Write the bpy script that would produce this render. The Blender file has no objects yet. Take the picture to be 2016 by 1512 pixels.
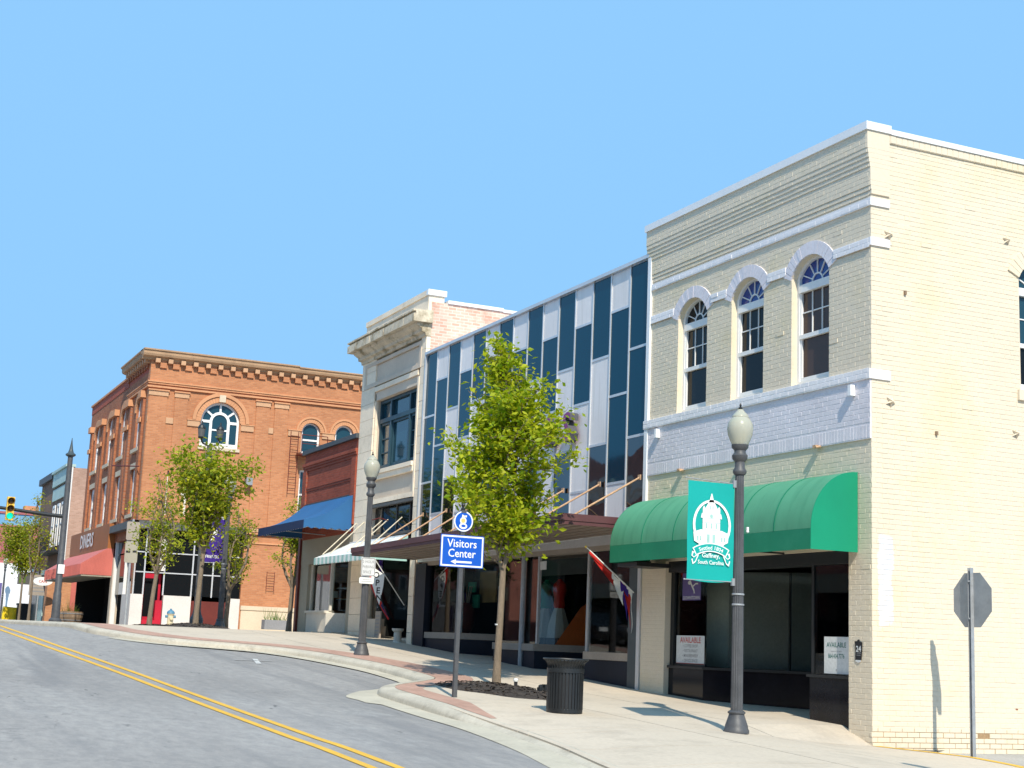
import bpy, bmesh, math, random
import numpy as np
from mathutils import Vector, Matrix
rnd = random.Random(7)
SC = bpy.context.scene
COL = SC.collection
R = math.radians

# ------------------------------------------------------------------ camera
cam_d = bpy.data.cameras.new('camera')
cam = bpy.data.objects.new('camera', cam_d); COL.objects.link(cam)
cam_d.sensor_width = 36.0; cam_d.sensor_fit = 'HORIZONTAL'
cam_d.lens = 2860.985 / 2016 * 36
cam_d.clip_start = 0.1; cam_d.clip_end = 3000
YAW, PITCH, ROLL = -1.14310, 0.17713, 0.041068
_f = Vector((math.sin(YAW)*math.cos(PITCH), math.cos(YAW)*math.cos(PITCH), math.sin(PITCH)))
_r = Vector((math.cos(YAW), -math.sin(YAW), 0)); _u = _r.cross(_f)
_r2 = math.cos(ROLL)*_r + math.sin(ROLL)*_u; _u2 = -math.sin(ROLL)*_r + math.cos(ROLL)*_u
cam.matrix_world = Matrix(((_r2.x, _u2.x, -_f.x, 0), (_r2.y, _u2.y, -_f.y, 0), (_r2.z, _u2.z, -_f.z, 0), (0, 0, 0, 1)))
SC.camera = cam

# ------------------------------------------------------------------ sun and sky
LIGHT = Vector((-1.0, 0.26, -1.0)).normalized()          # the way sunlight travels
SUN_EL = math.asin(-LIGHT.z)
SUN_AZ = math.atan2(-LIGHT.x, -LIGHT.y)                  # measured from +Y towards +X
sun_d = bpy.data.lights.new('sun', 'SUN'); sun_d.energy = 5.0; sun_d.angle = R(0.5); sun_d.color = (1.0, 0.915, 0.77)
sun = bpy.data.objects.new('sun', sun_d); COL.objects.link(sun)
sun.rotation_euler = LIGHT.to_track_quat('-Z', 'Y').to_euler(); sun.location = (30, -10, 40)
W = bpy.data.worlds.new('World'); SC.world = W; W.use_nodes = True
wn = W.node_tree.nodes; wl = W.node_tree.links; wn.clear()
sky = wn.new('ShaderNodeTexSky'); sky.sky_type = 'NISHITA'; sky.sun_disc = False
sky.sun_elevation = SUN_EL; sky.sun_rotation = SUN_AZ; sky.dust_density = 0.6; sky.ozone_density = 1.5; sky.altitude = 200
SKY_STRENGTH = 0.1
flat = wn.new('ShaderNodeMix'); flat.data_type = 'RGBA'; flat.inputs[0].default_value = 0.95   # the photograph's sky is one even pale blue
flat.inputs[7].default_value = (2.86, 6.08, 10.0, 1)
bg = wn.new('ShaderNodeBackground'); bg.inputs[1].default_value = SKY_STRENGTH
wo = wn.new('ShaderNodeOutputWorld')
wl.new(sky.outputs[0], flat.inputs[6]); wl.new(flat.outputs[2], bg.inputs[0]); wl.new(bg.outputs[0], wo.inputs[0])
SC.view_settings.view_transform = 'Standard'; SC.view_settings.look = 'None'
SC.view_settings.exposure = 0.05; SC.view_settings.gamma = 1.0; SC.view_settings.use_curve_mapping = False
SC.cycles.max_bounces = 7; SC.cycles.transparent_max_bounces = 12; SC.cycles.use_denoising = True
SC.cycles.sample_clamp_indirect = 6.0

# ------------------------------------------------------------------ materials
def _nt(name):
    m = bpy.data.materials.new(name); m.use_nodes = True
    nt = m.node_tree; nt.nodes.clear()
    out = nt.nodes.new('ShaderNodeOutputMaterial'); b = nt.nodes.new('ShaderNodeBsdfPrincipled')
    nt.links.new(b.outputs[0], out.inputs[0])
    return m, nt, b, out
def _pos(nt):
    g = nt.nodes.new('ShaderNodeNewGeometry'); return g.outputs['Position']
def _noise(nt, pos, scale, detail=4, rough=.55, stretch=None):
    n = nt.nodes.new('ShaderNodeTexNoise'); n.inputs['Scale'].default_value = scale
    n.inputs['Detail'].default_value = detail; n.inputs['Roughness'].default_value = rough
    if stretch:
        mp = nt.nodes.new('ShaderNodeMapping'); mp.inputs['Scale'].default_value = stretch
        nt.links.new(pos, mp.inputs[0]); pos = mp.outputs[0]
    nt.links.new(pos, n.inputs[0]); return n.outputs[0]
def _rng(nt, s, a, b, c, d):
    n = nt.nodes.new('ShaderNodeMapRange'); nt.links.new(s, n.inputs[0])
    for i, v in enumerate((a, b, c, d)): n.inputs[i+1].default_value = v
    return n.outputs[0]
def _mix(nt, fac, a, b, mode='MIX'):
    n = nt.nodes.new('ShaderNodeMix'); n.data_type = 'RGBA'; n.blend_type = mode
    for s, i in ((fac, 0), (a, 6), (b, 7)):
        if isinstance(s, (int, float)): n.inputs[i].default_value = s
        elif isinstance(s, tuple): n.inputs[i].default_value = (*s[:3], 1)
        else: nt.links.new(s, n.inputs[i])
    return n.outputs[2]
def mat(name, c, rough=.7, var=.14, sc=1.3, fine=.08, fsc=25., bump=0., bsc=60., metal=0., spec=.4, stain=None, st_amt=.5, st_sc=1.5, st_lo=.55, stretch=None, coat=0., st_str=None, patch=None):
    m, nt, b, out = _nt(name); pos = _pos(nt)
    c = tuple(c)
    n1 = _noise(nt, pos, sc, stretch=stretch); n2 = _noise(nt, pos, fsc, 3)
    v = nt.nodes.new('ShaderNodeMath'); v.operation = 'MULTIPLY'
    nt.links.new(_rng(nt, n1, .3, .7, 1-var, 1+var), v.inputs[0]); nt.links.new(_rng(nt, n2, .3, .7, 1-fine, 1+fine), v.inputs[1])
    h = nt.nodes.new('ShaderNodeVectorMath'); h.operation = 'SCALE'; h.inputs[0].default_value = c
    nt.links.new(v.outputs[0], h.inputs['Scale']); col = h.outputs[0]
    if stain:
        s = _rng(nt, _noise(nt, pos, st_sc, 6, .65, st_str), st_lo, st_lo+.18, 0, st_amt)
        col = _mix(nt, s, col, stain)
    if patch:                                            # a painted-over patch with a soft ragged outline
        (ax0, ax1), (y0, y1), (z0, z1), pc = patch
        wob = nt.nodes.new('ShaderNodeTexNoise'); wob.inputs['Scale'].default_value = 6; wob.inputs['Detail'].default_value = 5; nt.links.new(pos, wob.inputs[0])
        wv = nt.nodes.new('ShaderNodeVectorMath'); wv.operation = 'MULTIPLY_ADD'; nt.links.new(wob.outputs['Color'], wv.inputs[0]); wv.inputs[1].default_value = (0, .16, .30); nt.links.new(pos, wv.inputs[2])
        sp = nt.nodes.new('ShaderNodeSeparateXYZ'); nt.links.new(wv.outputs[0], sp.inputs[0]); f = None
        for ax, lo, hi, e in ((0, ax0, ax1, .01), (1, y0+.08, y1+.08, .03), (2, z0+.15, z1+.15, .10)):
            for s in (_rng(nt, sp.outputs[ax], lo, lo+e, 0, 1), _rng(nt, sp.outputs[ax], hi-e, hi, 1, 0)):
                if f is None: f = s
                else:
                    q = nt.nodes.new('ShaderNodeMath'); q.operation = 'MULTIPLY'; nt.links.new(f, q.inputs[0]); nt.links.new(s, q.inputs[1]); f = q.outputs[0]
        q = nt.nodes.new('ShaderNodeMath'); q.operation = 'MULTIPLY'; nt.links.new(f, q.inputs[0]); nt.links.new(_rng(nt, n2, .3, .7, .55, 1), q.inputs[1])
        col = _mix(nt, q.outputs[0], col, pc)
    nt.links.new(col, b.inputs['Base Color'])
    b.inputs['Roughness'].default_value = rough; b.inputs['Metallic'].default_value = metal
    b.inputs['Specular IOR Level'].default_value = spec; b.inputs['Coat Weight'].default_value = coat
    if bump:
        bp = nt.nodes.new('ShaderNodeBump'); bp.inputs['Strength'].default_value = bump; bp.inputs['Distance'].default_value = .01
        nt.links.new(_noise(nt, pos, bsc, 4, .6), bp.inputs['Height']); nt.links.new(bp.outputs[0], b.inputs['Normal'])
    return m
def brickmat(name, c1, c2, mortar, axis, bw=.215, bh=.075, ms=.008, var=.15, sc=.8, stain=None, st_amt=.5, rough=.8):
    m, nt, b, out = _nt(name); pos = _pos(nt)
    sp = nt.nodes.new('ShaderNodeSeparateXYZ'); nt.links.new(pos, sp.inputs[0])
    cb = nt.nodes.new('ShaderNodeCombineXYZ'); nt.links.new(sp.outputs[axis], cb.inputs[0])
    nt.links.new(sp.outputs[2 if axis != 2 else 1], cb.inputs[1])
    if axis == 2: nt.links.new(sp.outputs[0], cb.inputs[0])
    t = nt.nodes.new('ShaderNodeTexBrick'); t.inputs['Scale'].default_value = 1
    t.inputs['Brick Width'].default_value = bw; t.inputs['Row Height'].default_value = bh; t.inputs['Mortar Size'].default_value = ms
    t.inputs['Mortar Smooth'].default_value = .2; t.inputs['Bias'].default_value = -.1
    t.inputs['Color1'].default_value = (*c1, 1); t.inputs['Color2'].default_value = (*c2, 1); t.inputs['Mortar'].default_value = (*mortar, 1)
    nt.links.new(cb.outputs[0], t.inputs[0])
    h = nt.nodes.new('ShaderNodeVectorMath'); h.operation = 'SCALE'; nt.links.new(t.outputs[0], h.inputs[0])
    nt.links.new(_rng(nt, _noise(nt, pos, sc, 5), .3, .7, 1-var, 1+var), h.inputs['Scale']); col = h.outputs[0]
    if stain: col = _mix(nt, _rng(nt, _noise(nt, pos, 1.1, 6, .65), .5, .7, 0, st_amt), col, stain)
    nt.links.new(col, b.inputs['Base Color']); b.inputs['Roughness'].default_value = rough; b.inputs['Specular IOR Level'].default_value = .25
    bp = nt.nodes.new('ShaderNodeBump'); bp.inputs['Strength'].default_value = .5; bp.inputs['Distance'].default_value = .008; bp.invert = True
    nt.links.new(t.outputs[1], bp.inputs['Height']); nt.links.new(bp.outputs[0], b.inputs['Normal'])
    return m
def glossglass(name, c, rough=.04, ior=1.5, wave=0.):
    m, nt, b, out = _nt(name)
    b.inputs['Base Color'].default_value = (*c, 1); b.inputs['Roughness'].default_value = rough; b.inputs['IOR'].default_value = ior
    if wave:
        pos = _pos(nt); bp = nt.nodes.new('ShaderNodeBump'); bp.inputs['Strength'].default_value = wave; bp.inputs['Distance'].default_value = .05
        nt.links.new(_noise(nt, pos, .9, 2, .4), bp.inputs['Height']); nt.links.new(bp.outputs[0], b.inputs['Normal'])
    return m
def clearglass(name, tint=(.8, .86, .84), ior=1.5, boost=1.0):
    m, nt, b, out = _nt(name); nt.nodes.remove(b)
    fr = nt.nodes.new('ShaderNodeFresnel'); fr.inputs[0].default_value = ior
    tr = nt.nodes.new('ShaderNodeBsdfTransparent'); tr.inputs[0].default_value = (*tint, 1)
    gl = nt.nodes.new('ShaderNodeBsdfGlossy'); gl.inputs['Roughness'].default_value = .02; gl.inputs[0].default_value = (boost, boost, boost, 1)
    mx = nt.nodes.new('ShaderNodeMixShader'); nt.links.new(fr.outputs[0], mx.inputs[0]); nt.links.new(tr.outputs[0], mx.inputs[1]); nt.links.new(gl.outputs[0], mx.inputs[2])
    nt.links.new(mx.outputs[0], out.inputs[0]); return m
def leafmat(name, c1, c2, trans=.35):
    m, nt, b, out = _nt(name)
    g = nt.nodes.new('ShaderNodeNewGeometry')
    col = _mix(nt, g.outputs['Random Per Island'], c1, c2)
    nt.links.new(col, b.inputs['Base Color']); b.inputs['Roughness'].default_value = .5; b.inputs['Specular IOR Level'].default_value = .3
    t = nt.nodes.new('ShaderNodeBsdfTranslucent'); nt.links.new(_mix(nt, 1.0, col, (1.25, 1.15, .5), 'MULTIPLY'), t.inputs[0])
    mx = nt.nodes.new('ShaderNodeMixShader'); mx.inputs[0].default_value = trans
    nt.links.new(b.outputs[0], mx.inputs[1]); nt.links.new(t.outputs[0], mx.inputs[2]); nt.links.new(mx.outputs[0], out.inputs[0]); return m
def emit(name, c, s):
    m, nt, b, out = _nt(name); b.inputs['Base Color'].default_value = (*c, 1)
    b.inputs['Emission Color'].default_value = (*c, 1); b.inputs['Emission Strength'].default_value = s; return m

M_ = {}
def MM(k, *a, **kw):
    M_[k] = mat(k, *a, **kw); return M_[k]
MM('cream_paint', (.755, .66, .515), .55, .05, .7, .04, 30, bump=.25, bsc=90, spec=.35, stain=(.66, .56, .34), st_amt=.45, st_sc=.7, st_lo=.48, patch=((-17.165, -17.1), (13.82, 14.09), (.45, 1.82), (.70, .745, .86)))
MM('cream_paint_pale', (.755, .665, .53), .55, .05, .9, .04, 30, bump=.25, bsc=90, spec=.35)
MM('white_paint', (.83, .81, .83), .5, .05, 1.2, .04, 30, bump=.2, bsc=80, spec=.4)
MM('bluegrey_paint', (.73, .70, .75), .55, .07, 1.5, .05, 30, bump=.25, bsc=80, spec=.35)
MM('patch_paint', (.66, .71, .83), .5, .06, 3, .04, 30, bump=.2)
MM('partition_dim', (.27, .26, .235), .85, .12, .7)
MM('partition_lit', (.52, .52, .47), .85, .12, .7)
MM('old_mortar', (.33, .22, .12), .9, .2, 3, .15, 40, bump=.3)
MM('bare_brick', (.30, .12, .06), .85, .2, 6, .15, 40)
MM('white_metal', (.82, .83, .85), .35, .03, 2, .02, spec=.5)
MM('white_frame', (.80, .80, .79), .4, .04, 2, .03)
MM('aluminium', (.66, .67, .69), .35, .06, 2, .04, metal=.35)
MM('dark_room', (.02, .02, .021), .9, .1)  # near-black walls paint in the gloom of the shop interiors
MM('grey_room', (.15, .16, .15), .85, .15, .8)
MM('black_tile', (.010, .010, .014), .12, .3, 3, .1, spec=.22)
MM('black_metal', (.013, .016, .019), .42, .2, 8, .12, 60, spec=.5, bump=.1, bsc=150)
MM('grey_pole_paint', (.075, .078, .085), .5, .18, 6, .14, 60, spec=.5, bump=.12, bsc=120)
MM('galvanised', (.40, .42, .44), .5, .12, 8, .08, metal=.4)
MM('sign_back', (.30, .32, .34), .5, .1, 4, .05, metal=.15)
MM('green_canvas', (.008, .20, .105), .75, .10, 1.2, .05, 90, bump=.12, bsc=300, stain=(.03, .27, .16), st_amt=.35, st_sc=2.2, st_lo=.5, stretch=(1, 1, .35))
MM('green_canvas_faded', (.085, .31, .185), .8, .12, 1.0, .05, 90, bump=.12, bsc=300, stain=(.015, .17, .09), st_amt=.3, st_sc=1.0, st_lo=.5, st_str=(6, 1, .45))
MM('green_canvas_end', (.0, .255, .135), .7, .05, 1.5, .03, 90, bump=.1, bsc=300)
MM('banner_green', (.0, .36, .325), .7, .03, 3, .03, 80)
MM('print_white', (.82, .84, .82), .6, .02, 3, .02)
MM('concrete', (.56, .485, .39), .85, .07, .35, .06, 18, bump=.25, bsc=45, spec=.25, stain=(.36, .31, .25), st_amt=.45, st_sc=1.3, st_lo=.52)
MM('joint_dark', (.20, .18, .15), .95, .1, 4)
MM('kerb_concrete', (.50, .46, .38), .85, .12, 1.5, .08, 20, bump=.35, bsc=50, spec=.25, stain=(.20, .17, .13), st_amt=.55, st_sc=2.2, st_lo=.56)
MM('gutter_concrete', (.50, .46, .37), .85, .1, 1.0, .06, 20, bump=.2, bsc=50, spec=.25, stain=(.30, .27, .22), st_amt=.4, st_sc=1.8)
MM('yellow_line', (.72, .42, .045), .7, .07, 2.5, .09, 40, bump=.2, bsc=90, stain=(.36, .27, .12), st_amt=.35, st_sc=5, st_lo=.56)
MM('white_line', (.62, .62, .60), .7, .1, 3, .1, 40, stain=(.22, .22, .22), st_amt=.6, st_sc=6, st_lo=.5)
MM('mulch', (.05, .04, .034), .95, .4, 9, .4, 60, bump=1, bsc=40)
MM('bark', (.21, .165, .12), .9, .2, 4, .2, 50, bump=.6, bsc=50, stretch=(6, 6, 1.2))
MM('maroon_metal', (.105, .042, .048), .5, .1, 1.2, .05, stain=(.16, .08, .075), st_amt=.4, st_sc=1.5)
MM('taupe_soffit', (.25, .20, .165), .7, .08, 1.0, .05)
MM('rusty_rod', (.52, .33, .20), .7, .25, 12, .2, 60)
MM('cream_rod', (.62, .55, .42), .6, .1, 12)
M_['blue_panel'] = glossglass('blue_panel', (.0, .030, .060), .05, 1.42, .06)
M_['reflect_panel'] = glossglass('reflect_panel', (.008, .012, .016), .03, 1.85, .25)  # same glass as blue_panel, blackened and shinier for the low street reflections
M_['blue_panel'].node_tree.nodes['Principled BSDF'].inputs['Specular Tint'].default_value = (.06, .80, .98, 1)
MM('pale_panel', (.83, .79, .78), .4, .05, .9, .02, spec=.4, stain=(.55, .52, .48), st_amt=.4, st_sc=1.0, st_lo=.52, st_str=(9, 1, .5))
MM('letter_face', (.26, .04, .20), .4, .1)
MM('letter_side', (.10, .10, .115), .45, .1)
MM('teal_pilaster', (.055, .075, .085), .4, .15, 2, .06)
MM('navy_bulkhead', (.010, .014, .026), .5, .2, 2, .1, spec=.2)
MM('sill_beige', (.36, .31, .26), .7, .08, 2)
MM('stone_block', (.90, .76, .59), .8, .10, 1.0, .07, 25, bump=.3, bsc=50, stain=(.34, .25, .14), st_amt=.5, st_sc=1.3, st_lo=.56)
MM('stone_grey', (.63, .535, .43), .8, .08, .9, .06, 25, bump=.2, bsc=50)
MM('stone_cornice', (.66, .57, .43), .85, .15, 1.6, .12, 20, bump=.4, bsc=40, stain=(.17, .12, .045), st_amt=.75, st_sc=2.6, st_lo=.47)
MM('stone_dark', (.10, .10, .10), .6, .2)
MM('teal_frame', (.02, .06, .085), .45, .12)
M_['pink_brick_x'] = brickmat('pink_brick_x', (.76, .52, .42), (.62, .34, .25), (.74, .60, .51), 1, .24, .085, .014, stain=(.40, .16, .09), st_amt=.7)
MM('white_canvas', (.74, .78, .76), .75, .06, 2)
MM('mint_canvas', (.34, .56, .52), .75, .08, 2)
MM('blue_canvas', (.02, .115, .29), .75, .08, 1.2, .04, 80, bump=.15, bsc=200)
MM('navy_canvas', (.010, .03, .10), .75, .1, 2)
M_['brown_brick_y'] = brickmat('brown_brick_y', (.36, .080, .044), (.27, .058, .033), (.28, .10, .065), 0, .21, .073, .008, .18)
MM('brown_brick', (.20, .052, .032), .85, .2, 5, .12)
MM('slate_cap', (.065, .075, .085), .6, .1)
MM('oxblood', (.13, .022, .016), .5, .15)
MM('beige_board', (.36, .33, .26), .7, .06, 1)
MM('white_board', (.66, .62, .54), .7, .08, 1.5)
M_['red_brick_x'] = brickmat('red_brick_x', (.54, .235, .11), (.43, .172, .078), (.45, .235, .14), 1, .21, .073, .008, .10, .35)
M_['red_brick_y_shaded'] = brickmat('red_brick_y_shaded', (.41, .155, .07), (.30, .10, .047), (.34, .16, .1), 0, .21, .073, .008, .14, .35)  # same brick as the side, darkened to paint in the front's grazing light
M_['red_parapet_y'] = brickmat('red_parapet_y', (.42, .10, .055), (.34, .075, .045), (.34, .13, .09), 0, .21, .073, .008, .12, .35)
MM('terracotta', (.60, .29, .145), .75, .09, 1.0, .06, 20, bump=.2)
MM('terracotta_pale', (.56, .33, .19), .75, .09, 1.0, .06, 20, bump=.2)
MM('red_cornice', (.44, .28, .165), .8, .12, 1.2, .08, 20, stain=(.25, .14, .08), st_amt=.5, st_sc=1.5)
MM('red_cornice_under', (.25, .10, .055), .8, .12, 1.2)
MM('base_stone', (.60, .50, .37), .8, .08, .8, .06, 20, bump=.3)
MM('white_wall', (.66, .61, .57), .6, .05, 1)
MM('orange_board', (.33, .115, .03), .6, .06, .8)
MM('red_roofing', (.56, .15, .12), .55, .10, 1.2, .06, 30)
MM('red_door', (.48, .012, .035), .4, .1)
M_['pale_brick_x'] = brickmat('pale_brick_x', (.52, .33, .26), (.42, .25, .19), (.48, .36, .29), 1, .21, .073, .01, .15, .5)
M_['orange_brick_x'] = brickmat('orange_brick_x', (.60, .28, .13), (.48, .20, .10), (.5, .3, .18), 1, .21, .073, .01, .15, .5)
M_['dull_brick_y'] = brickmat('dull_brick_y', (.22, .13, .09), (.17, .10, .07), (.2, .14, .1), 0, .21, .073, .01, .15, .5)
MM('mint_trim', (.42, .56, .53), .6, .08, 1)
MM('white_siding', (.84, .84, .86), .6, .05, .6)
MM('rose_siding', (.40, .12, .12), .6, .08, .6)
MM('blue_sheet', (.16, .36, .56), .5, .08, .8)
M_['window_glass'] = glossglass('window_glass', (.008, .010, .012), .03, 1.30, .03)
M_['blue_window'] = glossglass('blue_window', (.012, .05, .075), .04, 1.55, .04)
MM('curtain_brown', (.15, .095, .07), .9, .35, 3, .1)
M_['shop_glass'] = clearglass('shop_glass', (.84, .88, .87), 1.42)
M_['lamp_globe'] = None
MM('gold', (.85, .60, .10), .5, .1)
MM('signal_yellow', (.78, .50, .07), .5, .06)
MM('lens_dark', (.05, .03, .02), .2, .1)
M_['lens_green'] = emit('lens_green', (.0, .78, .52), 1.0)
MM('visitor_blue', (.006, .095, .52), .45, .03, 3, .02)
MM('peach', (.80, .52, .16), .6, .05)
MM('purple_cloth', (.040, .012, .23), .7, .1, 4)
MM('red_cloth', (.50, .02, .015), .75, .08, 5)
MM('navy_cloth', (.02, .02, .08), .75, .08, 5)
MM('ink', (.02, .02, .024), .7, .1)
MM('ink_grey', (.25, .25, .26), .7, .1)
MM('ink_green', (.005, .14, .11), .7, .1)
MM('ink_red', (.52, .06, .05), .7, .1)
MM('paper', (.68, .70, .70), .75, .04)
MM('purple_paper', (.13, .10, .28), .75, .08)
MM('hydrant_cream', (.62, .54, .36), .6, .1, 6)
MM('hydrant_blue', (.08, .22, .33), .5, .1, 6)
MM('planter_wood', (.26, .18, .12), .85, .2, 3, .15, 30)
MM('barrier_yellow', (.86, .62, .02), .5, .05)
MM('car_white', (.80, .80, .80), .25, .02, coat=.6)
MM('car_black', (.015, .016, .018), .22, .05, coat=.7)
MM('tyre', (.02, .02, .02), .85, .1)
MM('chrome', (.6, .6, .62), .15, .03, metal=1)
MM('tail_red', (.5, .01, .01), .2, .05)
MM('headlight', (.75, .78, .8), .1, .03)
MM('soil_plant', (.10, .16, .03), .8, .3, 8)
MM('asphalt_side', (.36, .35, .33), .9, .12, .8, .2, 30, bump=.3)
MM('far_ground', (.16, .15, .12), .95, .15, .2)
MM('opposite_cornice', (.78, .77, .74), .8, .1)
MM('dress_white', (.52, .53, .52), .9, .1)
MM('board_orange', (.72, .17, .04), .8, .15)
MM('shop_green', (.01, .24, .17), .8, .1)
MM('shop_tan', (.34, .25, .12), .8, .2)
M_['globe'] = None
def _globe():
    m, nt, b, out = _nt('globe')
    b.inputs['Base Color'].default_value = (.60, .60, .50, 1); b.inputs['Roughness'].default_value = .25
    b.inputs['Transmission Weight'].default_value = .35; b.inputs['IOR'].default_value = 1.3
    return m
M_['globe'] = _globe()
M_['leaf'] = leafmat('leaf', (.18, .31, .009), (.56, .59, .035), .5)
M_['leaf_far'] = leafmat('leaf_far', (.13, .23, .010), (.52, .52, .035), .45)
M_['leaf_orange'] = leafmat('leaf_orange', (.16, .17, .03), (.26, .18, .05), .4)
M_['leaf_dark'] = leafmat('leaf_dark', (.03, .06, .01), (.06, .09, .015), .3)
def _road():
    m, nt, b, out = _nt('asphalt'); pos = _pos(nt)
    c = _mix(nt, _rng(nt, _noise(nt, pos, .45, 5, .6, (.35, 1, 1)), .35, .65, 0, 1), (.335, .317, .298), (.43, .41, .387))
    # long wheel-path wear runs with the street, along X
    c = _mix(nt, _rng(nt, _noise(nt, pos, .55, 4, .6, (.12, 1.6, 1)), .52, .66, 0, .55), c, (.19, .19, .195))
    c = _mix(nt, _rng(nt, _noise(nt, pos, 1.2, 6, .7, (.5, 1, 1)), .57, .7, 0, .5), c, (.46, .45, .43))
    c = _mix(nt, _rng(nt, _noise(nt, pos, 7, 6, .75, (.45, 1, 1)), .38, .62, 0, .42), c, (.19, .19, .195))
    c = _mix(nt, _rng(nt, _noise(nt, pos, 170, 2), .4, .6, 0, .35), c, (.12, .12, .125))
    c = _mix(nt, _rng(nt, _noise(nt, pos, 2.4, 3, .8, (.3, 1, 1)), .68, .72, 0, .7), c, (.08, .08, .08))
    v = nt.nodes.new('ShaderNodeTexVoronoi'); v.feature = 'DISTANCE_TO_EDGE'; v.inputs['Scale'].default_value = .22
    dn = nt.nodes.new('ShaderNodeTexNoise'); dn.inputs['Scale'].default_value = 1.1; dn.inputs['Detail'].default_value = 6; nt.links.new(pos, dn.inputs[0])
    dv = nt.nodes.new('ShaderNodeVectorMath'); dv.operation = 'MULTIPLY_ADD'; nt.links.new(dn.outputs['Color'], dv.inputs[0]); dv.inputs[1].default_value = (2.2, 2.2, 0); nt.links.new(pos, dv.inputs[2])
    nt.links.new(dv.outputs[0], v.inputs[0])
    ck = nt.nodes.new('ShaderNodeMath'); ck.operation = 'MULTIPLY'; nt.links.new(_rng(nt, v.outputs[0], .0, .005, .38, 0), ck.inputs[0]); nt.links.new(_rng(nt, _noise(nt, pos, .25, 3), .48, .6, 0, 1), ck.inputs[1])
    c = _mix(nt, ck.outputs[0], c, (.10, .10, .10))
    nt.links.new(c, b.inputs['Base Color']); b.inputs['Roughness'].default_value = .85; b.inputs['Specular IOR Level'].default_value = .3
    bp = nt.nodes.new('ShaderNodeBump'); bp.inputs['Strength'].default_value = .3; bp.inputs['Distance'].default_value = .01
    nt.links.new(_noise(nt, pos, 90, 3), bp.inputs['Height']); nt.links.new(bp.outputs[0], b.inputs['Normal'])
    return m
M_['asphalt'] = _road()
M_['paver'] = brickmat('paver', (.50, .31, .24), (.43, .255, .195), (.40, .28, .22), 2, .2, .1, .006, .12, 1.2)

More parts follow.
